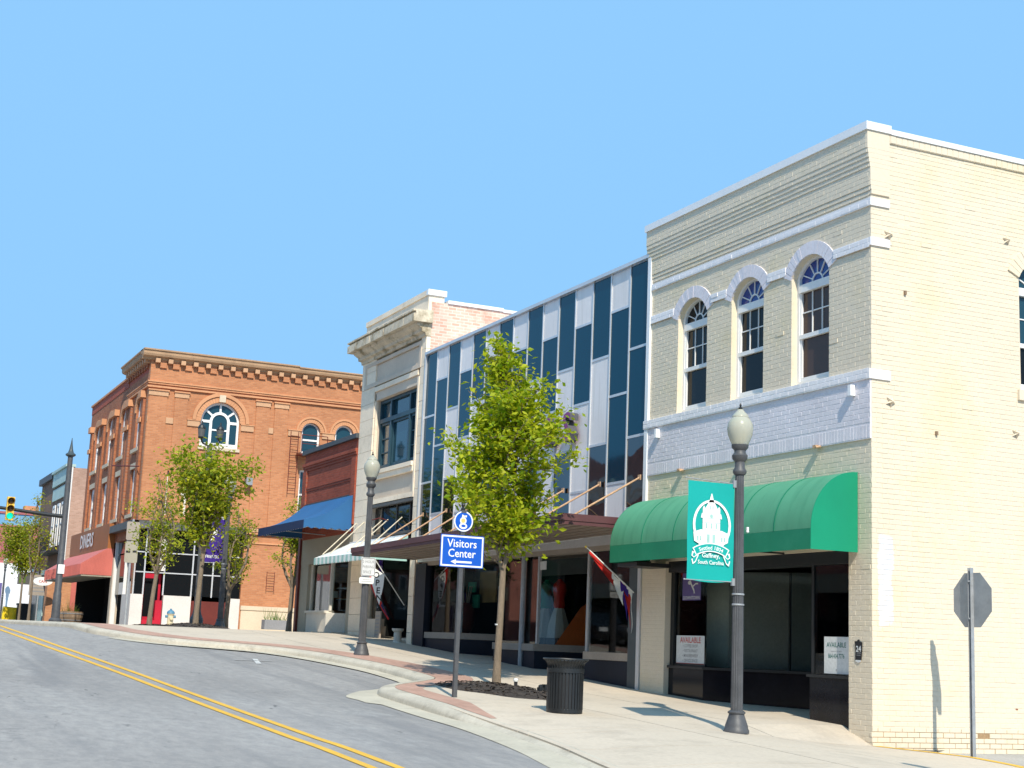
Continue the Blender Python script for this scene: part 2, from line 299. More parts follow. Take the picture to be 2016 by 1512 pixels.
# ------------------------------------------------------------------ mesh building
class Fr:                                   # a frame: u to the right, v up, d out of the face
    def __init__(s, o=(0, 0, 0), r=(1, 0, 0), u=(0, 0, 1), n=(0, -1, 0)):
        s.o, s.r, s.u, s.n = Vector(o), Vector(r), Vector(u), Vector(n)
    def P(s, a, b, c): return s.o + a*s.r + b*s.u + c*s.n
class WFr(Fr):                              # plain x, y, z
    def __init__(s): pass
    def P(s, a, b, c): return Vector((a, b, c))
WORLD = WFr()
def area2(poly): return sum(poly[i][0]*poly[(i+1) % len(poly)][1] - poly[(i+1) % len(poly)][0]*poly[i][1] for i in range(len(poly)))
class MB:
    def __init__(s, fr=None): s.fr = fr or Fr(); s.v = []; s.f = []; s.mi = []; s.m = 0
    def add(s, vs, fs):
        b = len(s.v); s.v += [s.fr.P(*p) for p in vs]
        for f in fs: s.f.append([b+i for i in f]); s.mi.append(s.m)
        return s
    def box(s, u0, u1, v0, v1, d0, d1):
        return s.add([(u0,v0,d0),(u1,v0,d0),(u1,v1,d0),(u0,v1,d0),(u0,v0,d1),(u1,v0,d1),(u1,v1,d1),(u0,v1,d1)],
                     [(3,2,1,0),(4,5,6,7),(0,1,5,4),(1,2,6,5),(2,3,7,6),(3,0,4,7)])
    def prism(s, poly, d0, d1):
        if area2(poly) < 0: poly = poly[::-1]
        n = len(poly)
        return s.add([(a,b,d0) for a,b in poly] + [(a,b,d1) for a,b in poly],
                     [tuple(range(n-1,-1,-1)), tuple(range(n,2*n))] + [(i,(i+1)%n,n+(i+1)%n,n+i) for i in range(n)])
    def ring(s, outer, inner, d0, d1, closed=True):
        n = len(outer)
        vs = [(a,b,d0) for a,b in outer]+[(a,b,d1) for a,b in outer]+[(a,b,d0) for a,b in inner]+[(a,b,d1) for a,b in inner]
        fs = []
        for i in range(n if closed else n-1):
            j = (i+1) % n
            fs += [(i,j,n+j,n+i),(n+i,n+j,3*n+j,3*n+i),(2*n+j,2*n+i,3*n+i,3*n+j),(j,i,2*n+i,2*n+j)]
        if not closed:
            fs += [(0,n,3*n,2*n),(n-1,3*n-1,4*n-1,2*n-1)]
        return s.add(vs, fs)
    def tube(s, pts, r, n=8, r1=None, caps=True):
        P = [s.fr.P(*p) for p in pts]; m = len(P); b = len(s.v); prev = None
        for i, p in enumerate(P):
            t = (P[min(i+1,m-1)] - P[max(i-1,0)]).normalized()
            if prev is None:
                a = Vector((0,0,1)) if abs(t.z) < .9 else Vector((1,0,0)); x = t.cross(a).normalized()
            else: x = (prev - t*prev.dot(t)).normalized()
            prev = x; y = t.cross(x); rr = r if r1 is None else r + (r1-r)*i/(m-1)
            if isinstance(r, (list, tuple)): rr = r[i]
            for k in range(n):
                a = 2*math.pi*k/n; s.v.append(p + rr*(math.cos(a)*x + math.sin(a)*y))
        for i in range(m-1):
            for k in range(n):
                k2 = (k+1) % n; s.f.append([b+i*n+k, b+i*n+k2, b+(i+1)*n+k2, b+(i+1)*n+k]); s.mi.append(s.m)
        if caps:
            s.f.append([b+k for k in range(n-1,-1,-1)]); s.mi.append(s.m); s.f.append([b+(m-1)*n+k for k in range(n)]); s.mi.append(s.m)
        return s
    def lathe(s, prof, cu=0, cd=0, n=20, flute=0.):      # prof: (radius, height); axis is v
        vs, fs = [], []
        for r, h in prof:
            for k in range(n):
                a = 2*math.pi*k/n; q = r*(1 - (flute if k % 2 else 0)); vs.append((cu+q*math.cos(a), h, cd+q*math.sin(a)))
        m = len(prof)
        for i in range(m-1):
            for k in range(n):
                k2 = (k+1) % n; fs.append((i*n+k, i*n+k2, (i+1)*n+k2, (i+1)*n+k))
        fs += [tuple(range(n)), tuple((m-1)*n+k for k in range(n-1,-1,-1))]
        return s.add(vs, fs)
    def sweep(s, prof, u0, u1, closed=True):             # prof: (d, v) run along u
        n = len(prof); vs = [(u0,v,d) for d,v in prof]+[(u1,v,d) for d,v in prof]
        fs = [(i,(i+1)%n,n+(i+1)%n,n+i) for i in range(n if closed else n-1)]
        if closed: fs += [tuple(range(n)), tuple(range(2*n-1,n-1,-1))]
        return s.add(vs, fs)
    def sphere(s, c, r, n=10, m=6, sq=(1,1,1)):
        vs, fs = [], []
        for i in range(m+1):
            t = math.pi*i/m
            for k in range(n):
                a = 2*math.pi*k/n; vs.append((c[0]+r*sq[0]*math.sin(t)*math.cos(a), c[1]+r*sq[1]*math.cos(t), c[2]+r*sq[2]*math.sin(t)*math.sin(a)))
        for i in range(m):
            for k in range(n):
                k2=(k+1)%n; fs.append((i*n+k,i*n+k2,(i+1)*n+k2,(i+1)*n+k))
        return s.add(vs, fs)
    def sheet(s, rows):                                  # rows of equal length, each of (u,v,d)
        n = len(rows[0]); vs = [p for r in rows for p in r]
        return s.add(vs, [(i*n+k,i*n+k+1,(i+1)*n+k+1,(i+1)*n+k) for i in range(len(rows)-1) for k in range(n-1)])
def base_of(root): return Vector(root.location) if root is not None and root.get('_w', 1) else Vector((0,0,0))
BASES = {}
def mesh_of(name, mb, mats, off=Vector((0,0,0)), smooth=False, fix=True):
    me = bpy.data.meshes.new(name)
    me.from_pydata([tuple(p-off) for p in mb.v], [], mb.f)
    for m in (mats if isinstance(mats, (list, tuple)) else [mats]): me.materials.append(M_[m] if isinstance(m, str) else m)
    if any(mb.mi): me.polygons.foreach_set('material_index', mb.mi)
    if fix and len(mb.f) < 30000:
        bm = bmesh.new(); bm.from_mesh(me); bmesh.ops.remove_doubles(bm, verts=bm.verts, dist=1e-5); bmesh.ops.recalc_face_normals(bm, faces=bm.faces); bm.to_mesh(me); bm.free()
    if smooth:
        me.polygons.foreach_set('use_smooth', [True]*len(me.polygons)); me.set_sharp_from_angle(angle=R(38))
    me.update(); return me
def part(parent, name, mb, mats, smooth=False, kind=None, label=None, fix=True):
    off = BASES.get(parent.name, Vector((0,0,0))) if parent else Vector((0,0,0))
    ob = bpy.data.objects.new(name, mesh_of(name, mb, mats, off, smooth, fix)); COL.objects.link(ob)
    if parent: ob.parent = parent; BASES[ob.name] = off
    if kind: ob['kind'] = kind
    if label: ob['label'] = label
    return ob
def thing(name, label, cat, loc=(0,0,0), rz=0, group=None, local=False):
    o = bpy.data.objects.new(name, None); COL.objects.link(o); o.location = loc; o.rotation_euler = (0,0,rz); o.empty_display_size = .3
    o['label'] = label; o['category'] = cat
    if group: o['group'] = group
    BASES[o.name] = Vector((0,0,0)) if local else Vector(loc)
    return o
def solo(name, label, cat, mb, mats, loc=(0,0,0), smooth=False, group=None, local=False):
    ob = bpy.data.objects.new(name, mesh_of(name, mb, mats, Vector((0,0,0)) if local else Vector(loc), smooth)); COL.objects.link(ob); ob.location = loc
    ob['label'] = label; ob['category'] = cat
    if group: ob['group'] = group
    return ob
def ground(name, mb, mats, parent=None, smooth=False, kind='structure'):
    ob = bpy.data.objects.new(name, mesh_of(name, mb, mats, smooth=smooth, fix=False)); COL.objects.link(ob); ob['kind'] = kind
    if parent: ob.parent = parent; del ob['kind']
    BASES[ob.name] = Vector((0,0,0)); return ob
def copy_thing(src, loc, rz, label, group=None):
    def cp(o, par):
        c = o.copy(); COL.objects.link(c)
        if par: c.parent = par
        for ch in o.children: cp(ch, c)
        return c
    r = cp(src, None); r.location = loc; r.rotation_euler = (0,0,rz); r['label'] = label
    if group: r['group'] = group
    return r
def text_mb(fr, s, u, v, size, d=.004, depth=.003, align='CENTER', xs=1.0, bold=0., mb=None):
    cu = bpy.data.curves.new('t', 'FONT'); cu.body = s; cu.size = 1.0; cu.align_x = align; cu.resolution_u = 2; cu.offset = bold
    ob = bpy.data.objects.new('t', cu); COL.objects.link(ob)
    dg = bpy.context.evaluated_depsgraph_get(); me = bpy.data.meshes.new_from_object(ob.evaluated_get(dg))
    mb = mb or MB(fr)
    mb.add([(u + p.co.x*size*xs, v + p.co.y*size, d) for p in me.vertices], [tuple(p.vertices) for p in me.polygons])
    bpy.data.objects.remove(ob); bpy.data.meshes.remove(me); bpy.data.curves.remove(cu); return mb
def S(t): t = max(0., min(1., t)); return t*t*(3-2*t)
M_['sky_tint_glass'] = glossglass('sky_tint_glass', (.012, .05, .26), .05, 1.5, .04)  # sky reflection painted in as a blue base colour
M_['brown_glass'] = glossglass('brown_glass', (.075, .048, .04), .08, 1.3, .05)  # glossy pane with a brownish base
# ------------------------------------------------------------------ terrain
FY = 13.71                                     # the facade line of the near row
_zx = [(-420,.15),(-60,.15),(-45,.11),(-40,.10),(-35.5,-.12),(-24,-.73),(-18.7,-.95),(0,-1.75),(60,-4.2),(300,-9)]
def zx0(x):
    for (a, za), (b, zb) in zip(_zx, _zx[1:]):
        if x <= b: return za + (zb-za)*max(0, (x-a))/(b-a)
    return _zx[-1][1]
def zx(x): return (zx0(x-.8)+zx0(x)*2+zx0(x+.8))/4
def H(x, y):
    off = FY - y
    return zx(x) - .21*S((x+17.95)/.85)*S((3.2-off)/3.2)
ROADZ = .13
_kerb = [(-6,6.9),(-10,6.62),(-13.2,6.37),(-15.7,5.92),(-17.9,5.68),(-19.6,5.66),(-21.95,5.55),(-22.7,5.48),(-23.3,5.27),(-23.85,4.9),(-24.4,4.4),(-25.06,3.87),(-25.6,3.7),(-26.6,3.62),(-28.1,3.6),(-29.65,3.78),(-31.2,4.08),(-32.5,4.6),(-33.3,5.4),(-34.0,6.3),(-35,7.0),(-36.5,7.5),(-38.5,7.85),(-45,8.0),(-62,8.0),(-75,7.6),(-118,7.2)]
def lerp_t(tab, x):
    t = tab if tab[0][0] < tab[-1][0] else tab[::-1]
    if x <= t[0][0]: return t[0][1]
    for (a, va), (b, vb) in zip(t, t[1:]):
        if x <= b: return va+(vb-va)*(x-a)/(b-a)
    return t[-1][1]
def catmull(pts, step=.25):
    out = []
    for i in range(len(pts)-1):
        p0, p1, p2, p3 = pts[max(i-1,0)], pts[i], pts[i+1], pts[min(i+2,len(pts)-1)]
        L = math.hypot(p2[0]-p1[0], p2[1]-p1[1]); n = max(2, min(24, int(L/step)))
        for k in range(n):
            t = k/n
            out.append(tuple(.5*((2*p1[j])+(-p0[j]+p2[j])*t+(2*p0[j]-5*p1[j]+4*p2[j]-p3[j])*t*t+(-p0[j]+3*p1[j]-3*p2[j]+p3[j])*t**3) for j in (0,1)))
    out.append(pts[-1]); return out
KP = catmull(_kerb)
def koff(x): return lerp_t(KP, x)
def klow(x): return .10*S((x+20.3)/2.6)               # the kerb drops away towards the crossing
# normals of the kerb line pointing to the buildings (smaller off)
KN = []
for i in range(len(KP)):
    a, b = KP[max(i-1,0)], KP[min(i+1,len(KP)-1)]; tx, to = b[0]-a[0], b[1]-a[1]; L = math.hypot(tx, to)
    KN.append((to/L, -tx/L) if -tx/L < 0 else (-to/L, tx/L))
def koffset(w):
    return [(p[0]+n[0]*w, p[1]+n[1]*w) for p, n in zip(KP, KN)]
def wz(p, dz=0): return (p[0], FY-p[1], H(p[0], FY-p[1])+dz)

mb = MB(WORLD)
xs = [-420,-300,-200,-150] + list(range(-120, -16, 4)) + [-16,-8,0,10,20,40,80,160,300]
ys = [-400,-150,-60,-30,-12,0,14,30,60,150,400]
mb.sheet([[(x, y, zx(x)-.7) for y in ys] for x in xs])
ground('ground', mb, 'far_ground')
mb = MB(WORLD)
xs = list(np.arange(-300,-60,8)) + list(np.arange(-60, 8, .5)) + [10, 16, 24, 40, 60]
mb.sheet([[(x, FY-o, zx(x)-ROADZ-.004*abs(o-9)) for o in (2.2, 4, 6, 8, 9.2, 11, 13, 15, 17.2)] for x in xs])
ground('road', mb, 'asphalt')
# side street beyond the corner building and the lane beside its wall
mb = MB(WORLD); mb.sheet([[(x, y, zx(x)-.30) for y in (8.0, 13.3, 13.9, 14.5, 16, 20, 30, 60)] for x in (-17.3,-16.5,-15,-13,-10,-6,-2)])
ground('side_street', mb, 'asphalt_side')
# centre lines
_cl = [(20,8.0),(0,8.3),(-14.3,8.47),(-16.7,8.56),(-19.8,8.68),(-24.3,8.83),(-27.9,9.07),(-32.3,9.41),(-35.7,9.65),(-45,10.3),(-60,11.4)]
CL = catmull(_cl, .5)
for s in (-.15, .15):
    mb = MB(WORLD); mb.sheet([[(x, FY-(o+s+e), zx(x)-ROADZ-.004*abs(o+s+e-9)+.006) for e in (-.055, .055)] for x, o in CL])
    ground('centre_line', mb, 'yellow_line')
mb = MB(WORLD)
mb.sheet([[(-29.2-.1*k, FY-5.75+e+.02*k, zx(-29.2-.1*k)-ROADZ-.004*3+.008) for e in (-.055,.055)] for k in range(14)])
ground('parking_line', mb, 'white_line')
mb = MB(WORLD)
mb.sheet([[(-30.0+e, FY-5.75+.1*k, zx(-30.0)-ROADZ-.004*3+.012) for e in (-.05,.05)] for k in range(-3, 6)])
ground('parking_line', mb, 'white_line')
# opposite pavement, behind the camera
mb = MB(WORLD); mb.sheet([[(x, FY-o, zx(x)+(.02 if o > 15.05 else -ROADZ)) for o in (15.0, 15.06, 18, 20)] for x in list(np.arange(-120, 40, 4))])
ground('pavement', mb, 'concrete')
# gutter: pale concrete pan along the near kerb and a strip in the bay
def gutw(x): return .03 if x < -36 else (.38 if x > -21.5 else (.55 if x > -25.5 else .34))
mb = MB(WORLD); rows = []
for p, n in zip(KP, KN):
    if p[0] < -36: break
    w = gutw(p[0]) if p[0] > -22 else (.62-.2*S((-p[0]-22.2)/1.2) if p[0] > -23.6 else .34)
    rows.append([(p[0]-n[0]*e, FY-(p[1]-n[1]*e), zx(p[0])-ROADZ-.004*3+.022-.006*j) for j, e in enumerate((-.05, w*.5, w))])
mb.sheet(rows); ground('gutter', mb, 'gutter_concrete')
# kerb: rounded section swept along its line
mb = MB(WORLD); rows = []
for p, n in zip(KP, KN):
    lo = klow(p[0]); z0 = zx(p[0]); rows.append([])
    for w, dz in ((-.035,-.30), (-.02,-.07-lo), (.0,-.04-lo*1.0), (.035,-.014-lo), (.10,.002-lo*.9), (.25,.006-lo*.6), (.26,-.2)):
        rows[-1].append((p[0]+n[0]*w, FY-(p[1]+n[1]*w), z0+dz))
mb.sheet(rows); ground('kerb', mb, 'kerb_concrete', smooth=True)
# footway: a base with slabs laid on it
mb = MB(WORLD)
xs = list(np.arange(-120,-46,4)) + list(np.arange(-46, -7.5, .5))
def yin(x): return FY+3.0 if x < -17.3 else FY+.6
rows = []
for x in xs:
    k = koff(x)-.2; yi = yin(x)
    rows.append([(x, y, H(x, y)-.07-klow(x)*.62*S((1-t)*3-1.6)) for t in (0,.15,.3,.5,.7,.85,1) for y in [(FY-k)+(yi-(FY-k))*t]])
mb.sheet(rows); footway = ground('sidewalk', mb, 'joint_dark')
def edge_y(x):                                    # rear edge of the footway: the facade, or the yellow edge at the corner
    return FY+2.6 if x <= -17.16 else lerp_t([(-17.16,FY+.12),(-16.6,FY+.50),(-16.0,FY+.82),(-15.2,FY+.80),(-14.2,FY+.62),(-12,FY+.45),(-6,FY+.3)], x)
def slab(x0, x1, o0, o1, rear=False):
    mb = MB(WORLD); g = .009; rows = []; n = max(2, int((x1-x0)/.35))
    for i in range(n+1):
        x = x0+g+(x1-x0-2*g)*i/n
        a = o0 if not rear else FY-edge_y(x)
        b = min(o1, koff(x)-.12)
        if b < a+.05: b = a+.05
        r = []
        for j in range(7):
            o = a+g+(b-a-2*g)*j/6; y = FY-o
            r.append((x, y, H(x, y)+.002-klow(x)*.62*S((o-(koff(x)-1.6))/1.4)))
        rows.append([(r[0][0], r[0][1], r[0][2]-.02)] + r + [(r[-1][0], r[-1][1], r[-1][2]-.02)])
    ends = [[(a, b, c-.02) for a, b, c in rows[0]]], [[(a, b, c-.02) for a, b, c in rows[-1]]]
    mb.sheet(ends[0]+rows+ends[1]); return mb
X = -9.0
while X > -60:
    step = 1.55; x0, x1 = X-step, X
    if x0 < -17.16 < x1: x0 = -17.16
    if x0 > -17.17:
        ground('slab', slab(x0, x1, 0, 1.7, True), 'concrete', footway)
    else:
        ground('slab', slab(x0, x1, -2.6, 1.7), 'concrete', footway)
    ground('slab', slab(x0, x1, 1.7, 3.3), 'concrete', footway)
    if min(koff(x0), koff(x1)) > 3.9: ground('slab', slab(x0, x1, 3.3, 9), 'concrete', footway)
    X = x0
# brick paver strip behind the kerb
def pw(x): return .0 if x > -18.2 else (.42*min(1., (-18.2-x)/2.2) if x > -24 else .42+.34*S((-24-x)/2))
mb = MB(WORLD); rows = []
for p, n in zip(KP, KN):
    if p[0] > -18.25 or p[0] < -58: continue
    w1 = .262; w2 = .30+max(.02, pw(p[0]))
    rows.append([(p[0]+n[0]*w, FY-(p[1]+n[1]*w), H(p[0]+n[0]*w, FY-(p[1]+n[1]*w))+.008-klow(p[0])*.62*S((1.6-w)/1.4)) for w in (w1, (w1+w2)/2, w2)])
mb.sheet(rows); ground('paver_strip', mb, 'paver')
# yellow painted edge of the footway at the corner, dropping to the lane
mb = MB(WORLD); rows = []
for i in range(60):
    x = -17.15 + i*.15; y = edge_y(x)
    rows.append([(x, y-.14, H(x,y-.14)+.007), (x, y+.005, H(x,y)+.006), (x, y+.012, H(x,y)-.25)])
mb.sheet(rows); ground('painted_edge', mb, 'yellow_line')
# plaza between the brick shop and the red building
mb = MB(WORLD); mb.sheet([[(x, y, .115+.002*(y-13)) for y in (11.0, 13.5, 17, 22, 40)] for x in (-64,-60,-55,-50,-46.3)]); ground('plaza', mb, 'concrete')
# ------------------------------------------------------------------ facade helpers
FRONT = Fr((0, FY, 0))                              # near row: u = x, v = z, d towards the street
def side_fr(x): return Fr((x, 0, 0), (0,1,0), (0,0,1), (1,0,0))
def arc_top(u0, u1, vs, rise, n=14):                # from (u1,vs) over to (u0,vs)
    w = (u1-u0)/2; rise = max(rise, 1e-3); Rr = (w*w+rise*rise)/(2*rise); c = ((u0+u1)/2, vs+rise-Rr); a0 = math.asin(min(1, w/Rr))
    if rise > w: a0 = math.pi - a0
    return [(c[0]+Rr*math.sin(a0-2*a0*i/n), c[1]+Rr*math.cos(a0-2*a0*i/n)) for i in range(n+1)]
def outline(u0, u1, v0, vs, rise, n=14): return [(u0,v0),(u1,v0)] + arc_top(u0,u1,vs,rise,n)
def wall_open(mb, u0, u1, v0, v1, ops, d0, d1):
    """wall with side-by-side openings (a, b, lo, spring, rise); rise 0 = square"""
    cur = u0
    for a, b, lo, vs, rise in sorted(ops):
        if a > cur: mb.box(cur, a, v0, v1, d0, d1)
        if lo > v0: mb.box(a, b, v0, lo, d0, d1)
        if rise > 0:
            top = arc_top(a, b, vs, rise, 14)                # right to left
            for (p, q) in zip(top, top[1:]):
                mb.add([(p[0],p[1],d0),(q[0],q[1],d0),(q[0],v1,d0),(p[0],v1,d0),(p[0],p[1],d1),(q[0],q[1],d1),(q[0],v1,d1),(p[0],v1,d1)],
                       [(0,1,2,3),(7,6,5,4),(0,4,5,1),(2,6,7,3)])
        elif vs < v1: mb.box(a, b, vs, v1, d0, d1)
        cur = b
    if cur < u1: mb.box(cur, u1, v0, v1, d0, d1)
    return mb
def voussoirs(mb, u0, u1, vs, rise, t, d0, d1, n, gap=.006, ext=0.):
    w = (u1-u0)/2; Rr = (w*w+rise*rise)/(2*rise); c = ((u0+u1)/2, vs+rise-Rr); a0 = math.asin(min(1, w/Rr)) + ext
    g = gap/(Rr+t/2)/2
    for i in range(n):
        a, b = -a0+2*a0*i/n+g, -a0+2*a0*(i+1)/n-g
        dj = rnd.uniform(-.003, .003)
        mb.prism([(c[0]+Rr*math.sin(a), c[1]+Rr*math.cos(a)), (c[0]+Rr*math.sin(b), c[1]+Rr*math.cos(b)),
                  (c[0]+(Rr+t)*math.sin(b), c[1]+(Rr+t)*math.cos(b)), (c[0]+(Rr+t)*math.sin(a), c[1]+(Rr+t)*math.cos(a))], d0, d1+dj)
def bar(mb, a, b, w, d0, d1):
    (x0,y0),(x1,y1) = a, b; L = math.hypot(x1-x0, y1-y0); nx, ny = -(y1-y0)/L*w/2, (x1-x0)/L*w/2
    mb.prism([(x0+nx,y0+ny),(x0-nx,y0-ny),(x1-nx,y1-ny),(x1+nx,y1+ny)], d0, d1)

def wprism(poly, z0, z1, mb=None):
    mb = mb or MB(WORLD)
    if area2(poly) < 0: poly = poly[::-1]
    n = len(poly); return mb.add([(a,b,z0) for a,b in poly]+[(a,b,z1) for a,b in poly], [tuple(range(n-1,-1,-1)), tuple(range(n,2*n))]+[(i,(i+1)%n,n+(i+1)%n,n+i) for i in range(n)])
# ------------------------------------------------------------------ 1. cream painted brick corner building
CR0, CR1 = -23.85, -17.16
SIDE = side_fr(CR1)
cream = thing('corner_building', 'two storey cream painted brick corner building with three arched front windows and green awning', 'building', (-20.5, FY, -1.0))
WINS = [(-22.73,-21.74), (-20.95,-19.98), (-19.18,-18.19)]; WLO, WSP, WRI = 4.30, 6.08, .30
mb = MB(FRONT)
wall_open(mb, CR0, CR1-.34, 1.60, 8.0, [(a,b,WLO,WSP,WRI) for a,b in WINS], -.34, 0)
mb.box(CR0, -23.0, -2, 1.60, -.34, 0)
mb.box(-17.70, CR1-.34, -2, 1.60, -.34, 0)
SW = (16.64, 17.62)                                 # side window just at the edge of the picture
mb.fr = SIDE
wall_open(mb, FY, 30, -2, 8.0, [(SW[0],SW[1],4.27,6.12,.30), (20.6,21.6,4.27,6.12,.30), (24.6,25.6,4.27,6.12,.30)], -.34, 0)
mb.fr = WORLD; mb.box(CR0, CR1-.34, FY+.34, 30, 7.3, 7.45); mb.box(CR0, CR0+.3, FY+.34, 30, -2, 7.9); mb.box(CR0+.3, CR1-.34, 29.7, 30, -2, 7.9)
part(cream, 'wall', mb, 'cream_paint')
# courses that step out of the front: (v0, v1, proud, material)
ZON = [(-2,3.22,0,'cream_paint'),(3.22,4.12,.028,'bluegrey_paint'),(4.12,4.27,.062,'white_paint'),(4.27,6.18,0,'cream_paint'),(6.18,6.305,.032,'white_paint'),(6.305,6.81,0,'cream_paint'),
       (6.81,6.93,.032,'white_paint'),(6.93,6.99,0,'cream_paint'),(6.99,7.06,.010,'cream_paint'),(7.06,7.13,.020,'cream_paint'),(7.13,7.205,.030,'cream_paint'),(7.205,7.42,.030,'cream_paint'),
       (7.42,7.49,.042,'cream_paint'),(7.49,7.565,.054,'cream_paint'),(7.565,7.64,.066,'cream_paint'),(7.64,7.715,.078,'cream_paint'),(7.715,8.0,.086,'cream_paint')]
RING = [(a-.02, b+.02, WSP, WRI, .24) for a, b in WINS]
def ring_span(v):                                    # u-intervals of the front taken by windows and their rings at height v
    out = []
    for a, b in WINS:
        w = (b-a)/2; Rr = (w*w+WRI**2)/(2*WRI); cu, cv = (a+b)/2, WSP+WRI-Rr
        if v < WLO: continue
        if v <= WSP+.03: out.append((a, b))
        else:
            q = (Rr+.25)**2-(v-cv)**2
            if q > 0: h = math.sqrt(q); h = min(h, w+.14); out.append((cu-h, cu+h))
    return out
def free(u0, u1, cuts):
    iv = [(u0, u1)]
    for a, b in cuts:
        nv = []
        for p, q in iv:
            if b <= p or a >= q: nv.append((p, q)); continue
            if a > p: nv.append((p, a))
            if b < q: nv.append((b, q))
        iv = nv
    return [t for t in iv if t[1]-t[0] > .03]
bands = {}
for v0, v1, d, m in ZON:
    if d > 0:
        b = bands.setdefault(m, MB(FRONT)); b.fr = FRONT
        for p, q in free(CR0, CR1, ring_span((v0+v1)/2)): b.box(p, q, v0, v1, .0005, d)
        if not (3.0 < v0 < 4.1):                   # returns round the corner
            b.fr = SIDE; b.box(FY-d, FY+.34, v0+(.001 if m != 'white_paint' else 0), v1-(.001 if m != 'white_paint' else 0), .0005, .030)
for m, b in bands.items(): part(cream, {'bluegrey_paint':'painted_panel','white_paint':'band_course','cream_paint':'corbel_course'}[m], b, m)
# single bricks laid on the wall
PITCH_V, BL, BG = .0747, .212, .007
FREE_BR, MASS = [], {}
def brick_rows(fr, u0, u1, v0, v1, cutf, zonef, tag):
    k = 0; v = v0
    while v < v1:
        d, m = zonef(v+PITCH_V/2)
        if d is None: v += PITCH_V; k += 1; continue
        off = (k % 2)*.5*(BL+BG) + rnd.uniform(-.012, .012)
        for p, q in free(u0, u1, cutf(v+PITCH_V/2)):
            n0 = int(math.floor((p-off)/(BL+BG)))
            for i in range(n0, n0+int((q-p)/(BL+BG))+3):
                a, b = max(p, off+i*(BL+BG)), min(q, off+i*(BL+BG)+BL)
                if b-a < .03: continue
                mm = m
                FREE_BR.append((fr, a+rnd.uniform(-.002,.002), b+rnd.uniform(-.002,.002), v+BG/2, v+PITCH_V-BG/2, d, mm, b-a > BL-.01))
        v += PITCH_V; k += 1
def front_zone(v):
    for v0, v1, d, m in ZON:
        if v0 <= v < v1:
            if 3.22 <= v < 3.44: return None, None
            return d, m
    return None, None
def front_cut(v):
    c = ring_span(v)
    if v < 1.6: c.append((-23.0, -17.70))
    return c
brick_rows(FRONT, CR0, CR1, -1.62, 7.95, front_cut, front_zone, 'front')
for i in range(88):                                   # soldier course at the foot of the painted panel
    u = CR0+.03+i*.0757
    FREE_BR.append((FRONT, u, u+.069, 3.235, 3.43, .028, 'bluegrey_paint', False))
def side_cut(v):
    c = []
    if 4.27 < v < 6.5: c.append((SW[0]-.02 if v < 6.15 else SW[0]-.12, SW[1]+.2))
    for v0, v1, d, m in ZON:
        if v0 <= v < v1 and d > 0 and not (3.0 < v0 < 4.1): c.append((FY-.2, FY+.345))
    return c
brick_rows(SIDE, FY, 19.2, -1.62, 7.80, side_cut, lambda v: (0, 'cream_paint'), 'side')
for i in range(50):                                   # header row under the side coping
    u = FY+.36+i*.112
    FREE_BR.append((SIDE, u, u+.104, 7.86, 7.985, .03, 'cream_paint', False))
side_b = MB(SIDE); side_b.box(FY+.345, 30, 7.855, 8.0, .0005, .028); part(cream, 'corbel_course', side_b, 'cream_paint')
camv = Vector((0,0,0))
def dist_of(t): return t[0].P((t[1]+t[2])/2, (t[3]+t[4])/2, 0).length
order = sorted(range(len(FREE_BR)), key=lambda i: (not (FREE_BR[i][7] and FREE_BR[i][0] is SIDE and FREE_BR[i][2] < 16.6 and FREE_BR[i][3] > -1.25), dist_of(FREE_BR[i])))
single = set(order[:300])
def brick_mb(fr, a, b, v0, v1, d, mb=None, dz=None):
    mb = mb or MB(fr); mb.fr = fr; t = d + (.0065 if dz is None else dz); c = .0035
    mb.add([(a,v0,d),(b,v0,d),(b,v1,d),(a,v1,d),(a+c,v0+c,t),(b-c,v0+c,t),(b-c,v1-c,t),(a+c,v1-c,t)], [(4,5,6,7),(0,1,5,4),(1,2,6,5),(2,3,7,6),(3,0,4,7)]); return mb
m = MB(SIDE); m.box(FY+.002,19.2,-1.6,-.97,.0004,.0009); part(cream, 'weathered_joint', m, 'old_mortar')
MODEL = []
for k in range(6):
    m0 = MB(SIDE); brick_mb(Fr((0,0,0),(0,1,0),(0,0,1),(1,0,0)), -BL/2, BL/2, -(PITCH_V-BG)/2, (PITCH_V-BG)/2, 0, m0, .004+.0005*k)
    me = mesh_of('brick', m0, 'cream_paint', fix=False); mw = me.copy(); mw.materials.clear(); mw.materials.append(M_['patch_paint']); MODEL.append((me, mw))
cb = BASES[cream.name]
mass = {}
for i, (fr, a, b, v0, v1, d, m, full) in enumerate(FREE_BR):
    if i in single:
        me = MODEL[rnd.randrange(6)][1 if m == 'patch_paint' else 0]
        o = bpy.data.objects.new('brick', me); COL.objects.link(o); o.parent = cream
        o.location = fr.P((a+b)/2, (v0+v1)/2, d+.0004) - cb; o.rotation_euler = (rnd.gauss(0,.003), 0, 0)
    else:
        worn = v0 < -1.05 or rnd.random() < .01
        brick_mb(fr, a, b, v0, v1, d, mass.setdefault(m, MB(fr)), (rnd.uniform(.0018,.0042) if fr is FRONT else rnd.uniform(.003,.006)) if not worn else rnd.uniform(.000,.012))
for m, b in mass.items(): part(cream, 'brickwork', b, m, kind='stuff', fix=False)
for (a, b) in WINS:
    mb = MB(FRONT); voussoirs(mb, a, b, WSP, WRI, .215, -.02, .024, 17, .006, .06); part(cream, 'window_arch', mb, 'bluegrey_paint')
mb = MB(SIDE); voussoirs(mb, SW[0], SW[1], 6.12, .30, .235, -.02, .03, 17, .007, .06); part(cream, 'window_arch', mb, 'cream_paint')
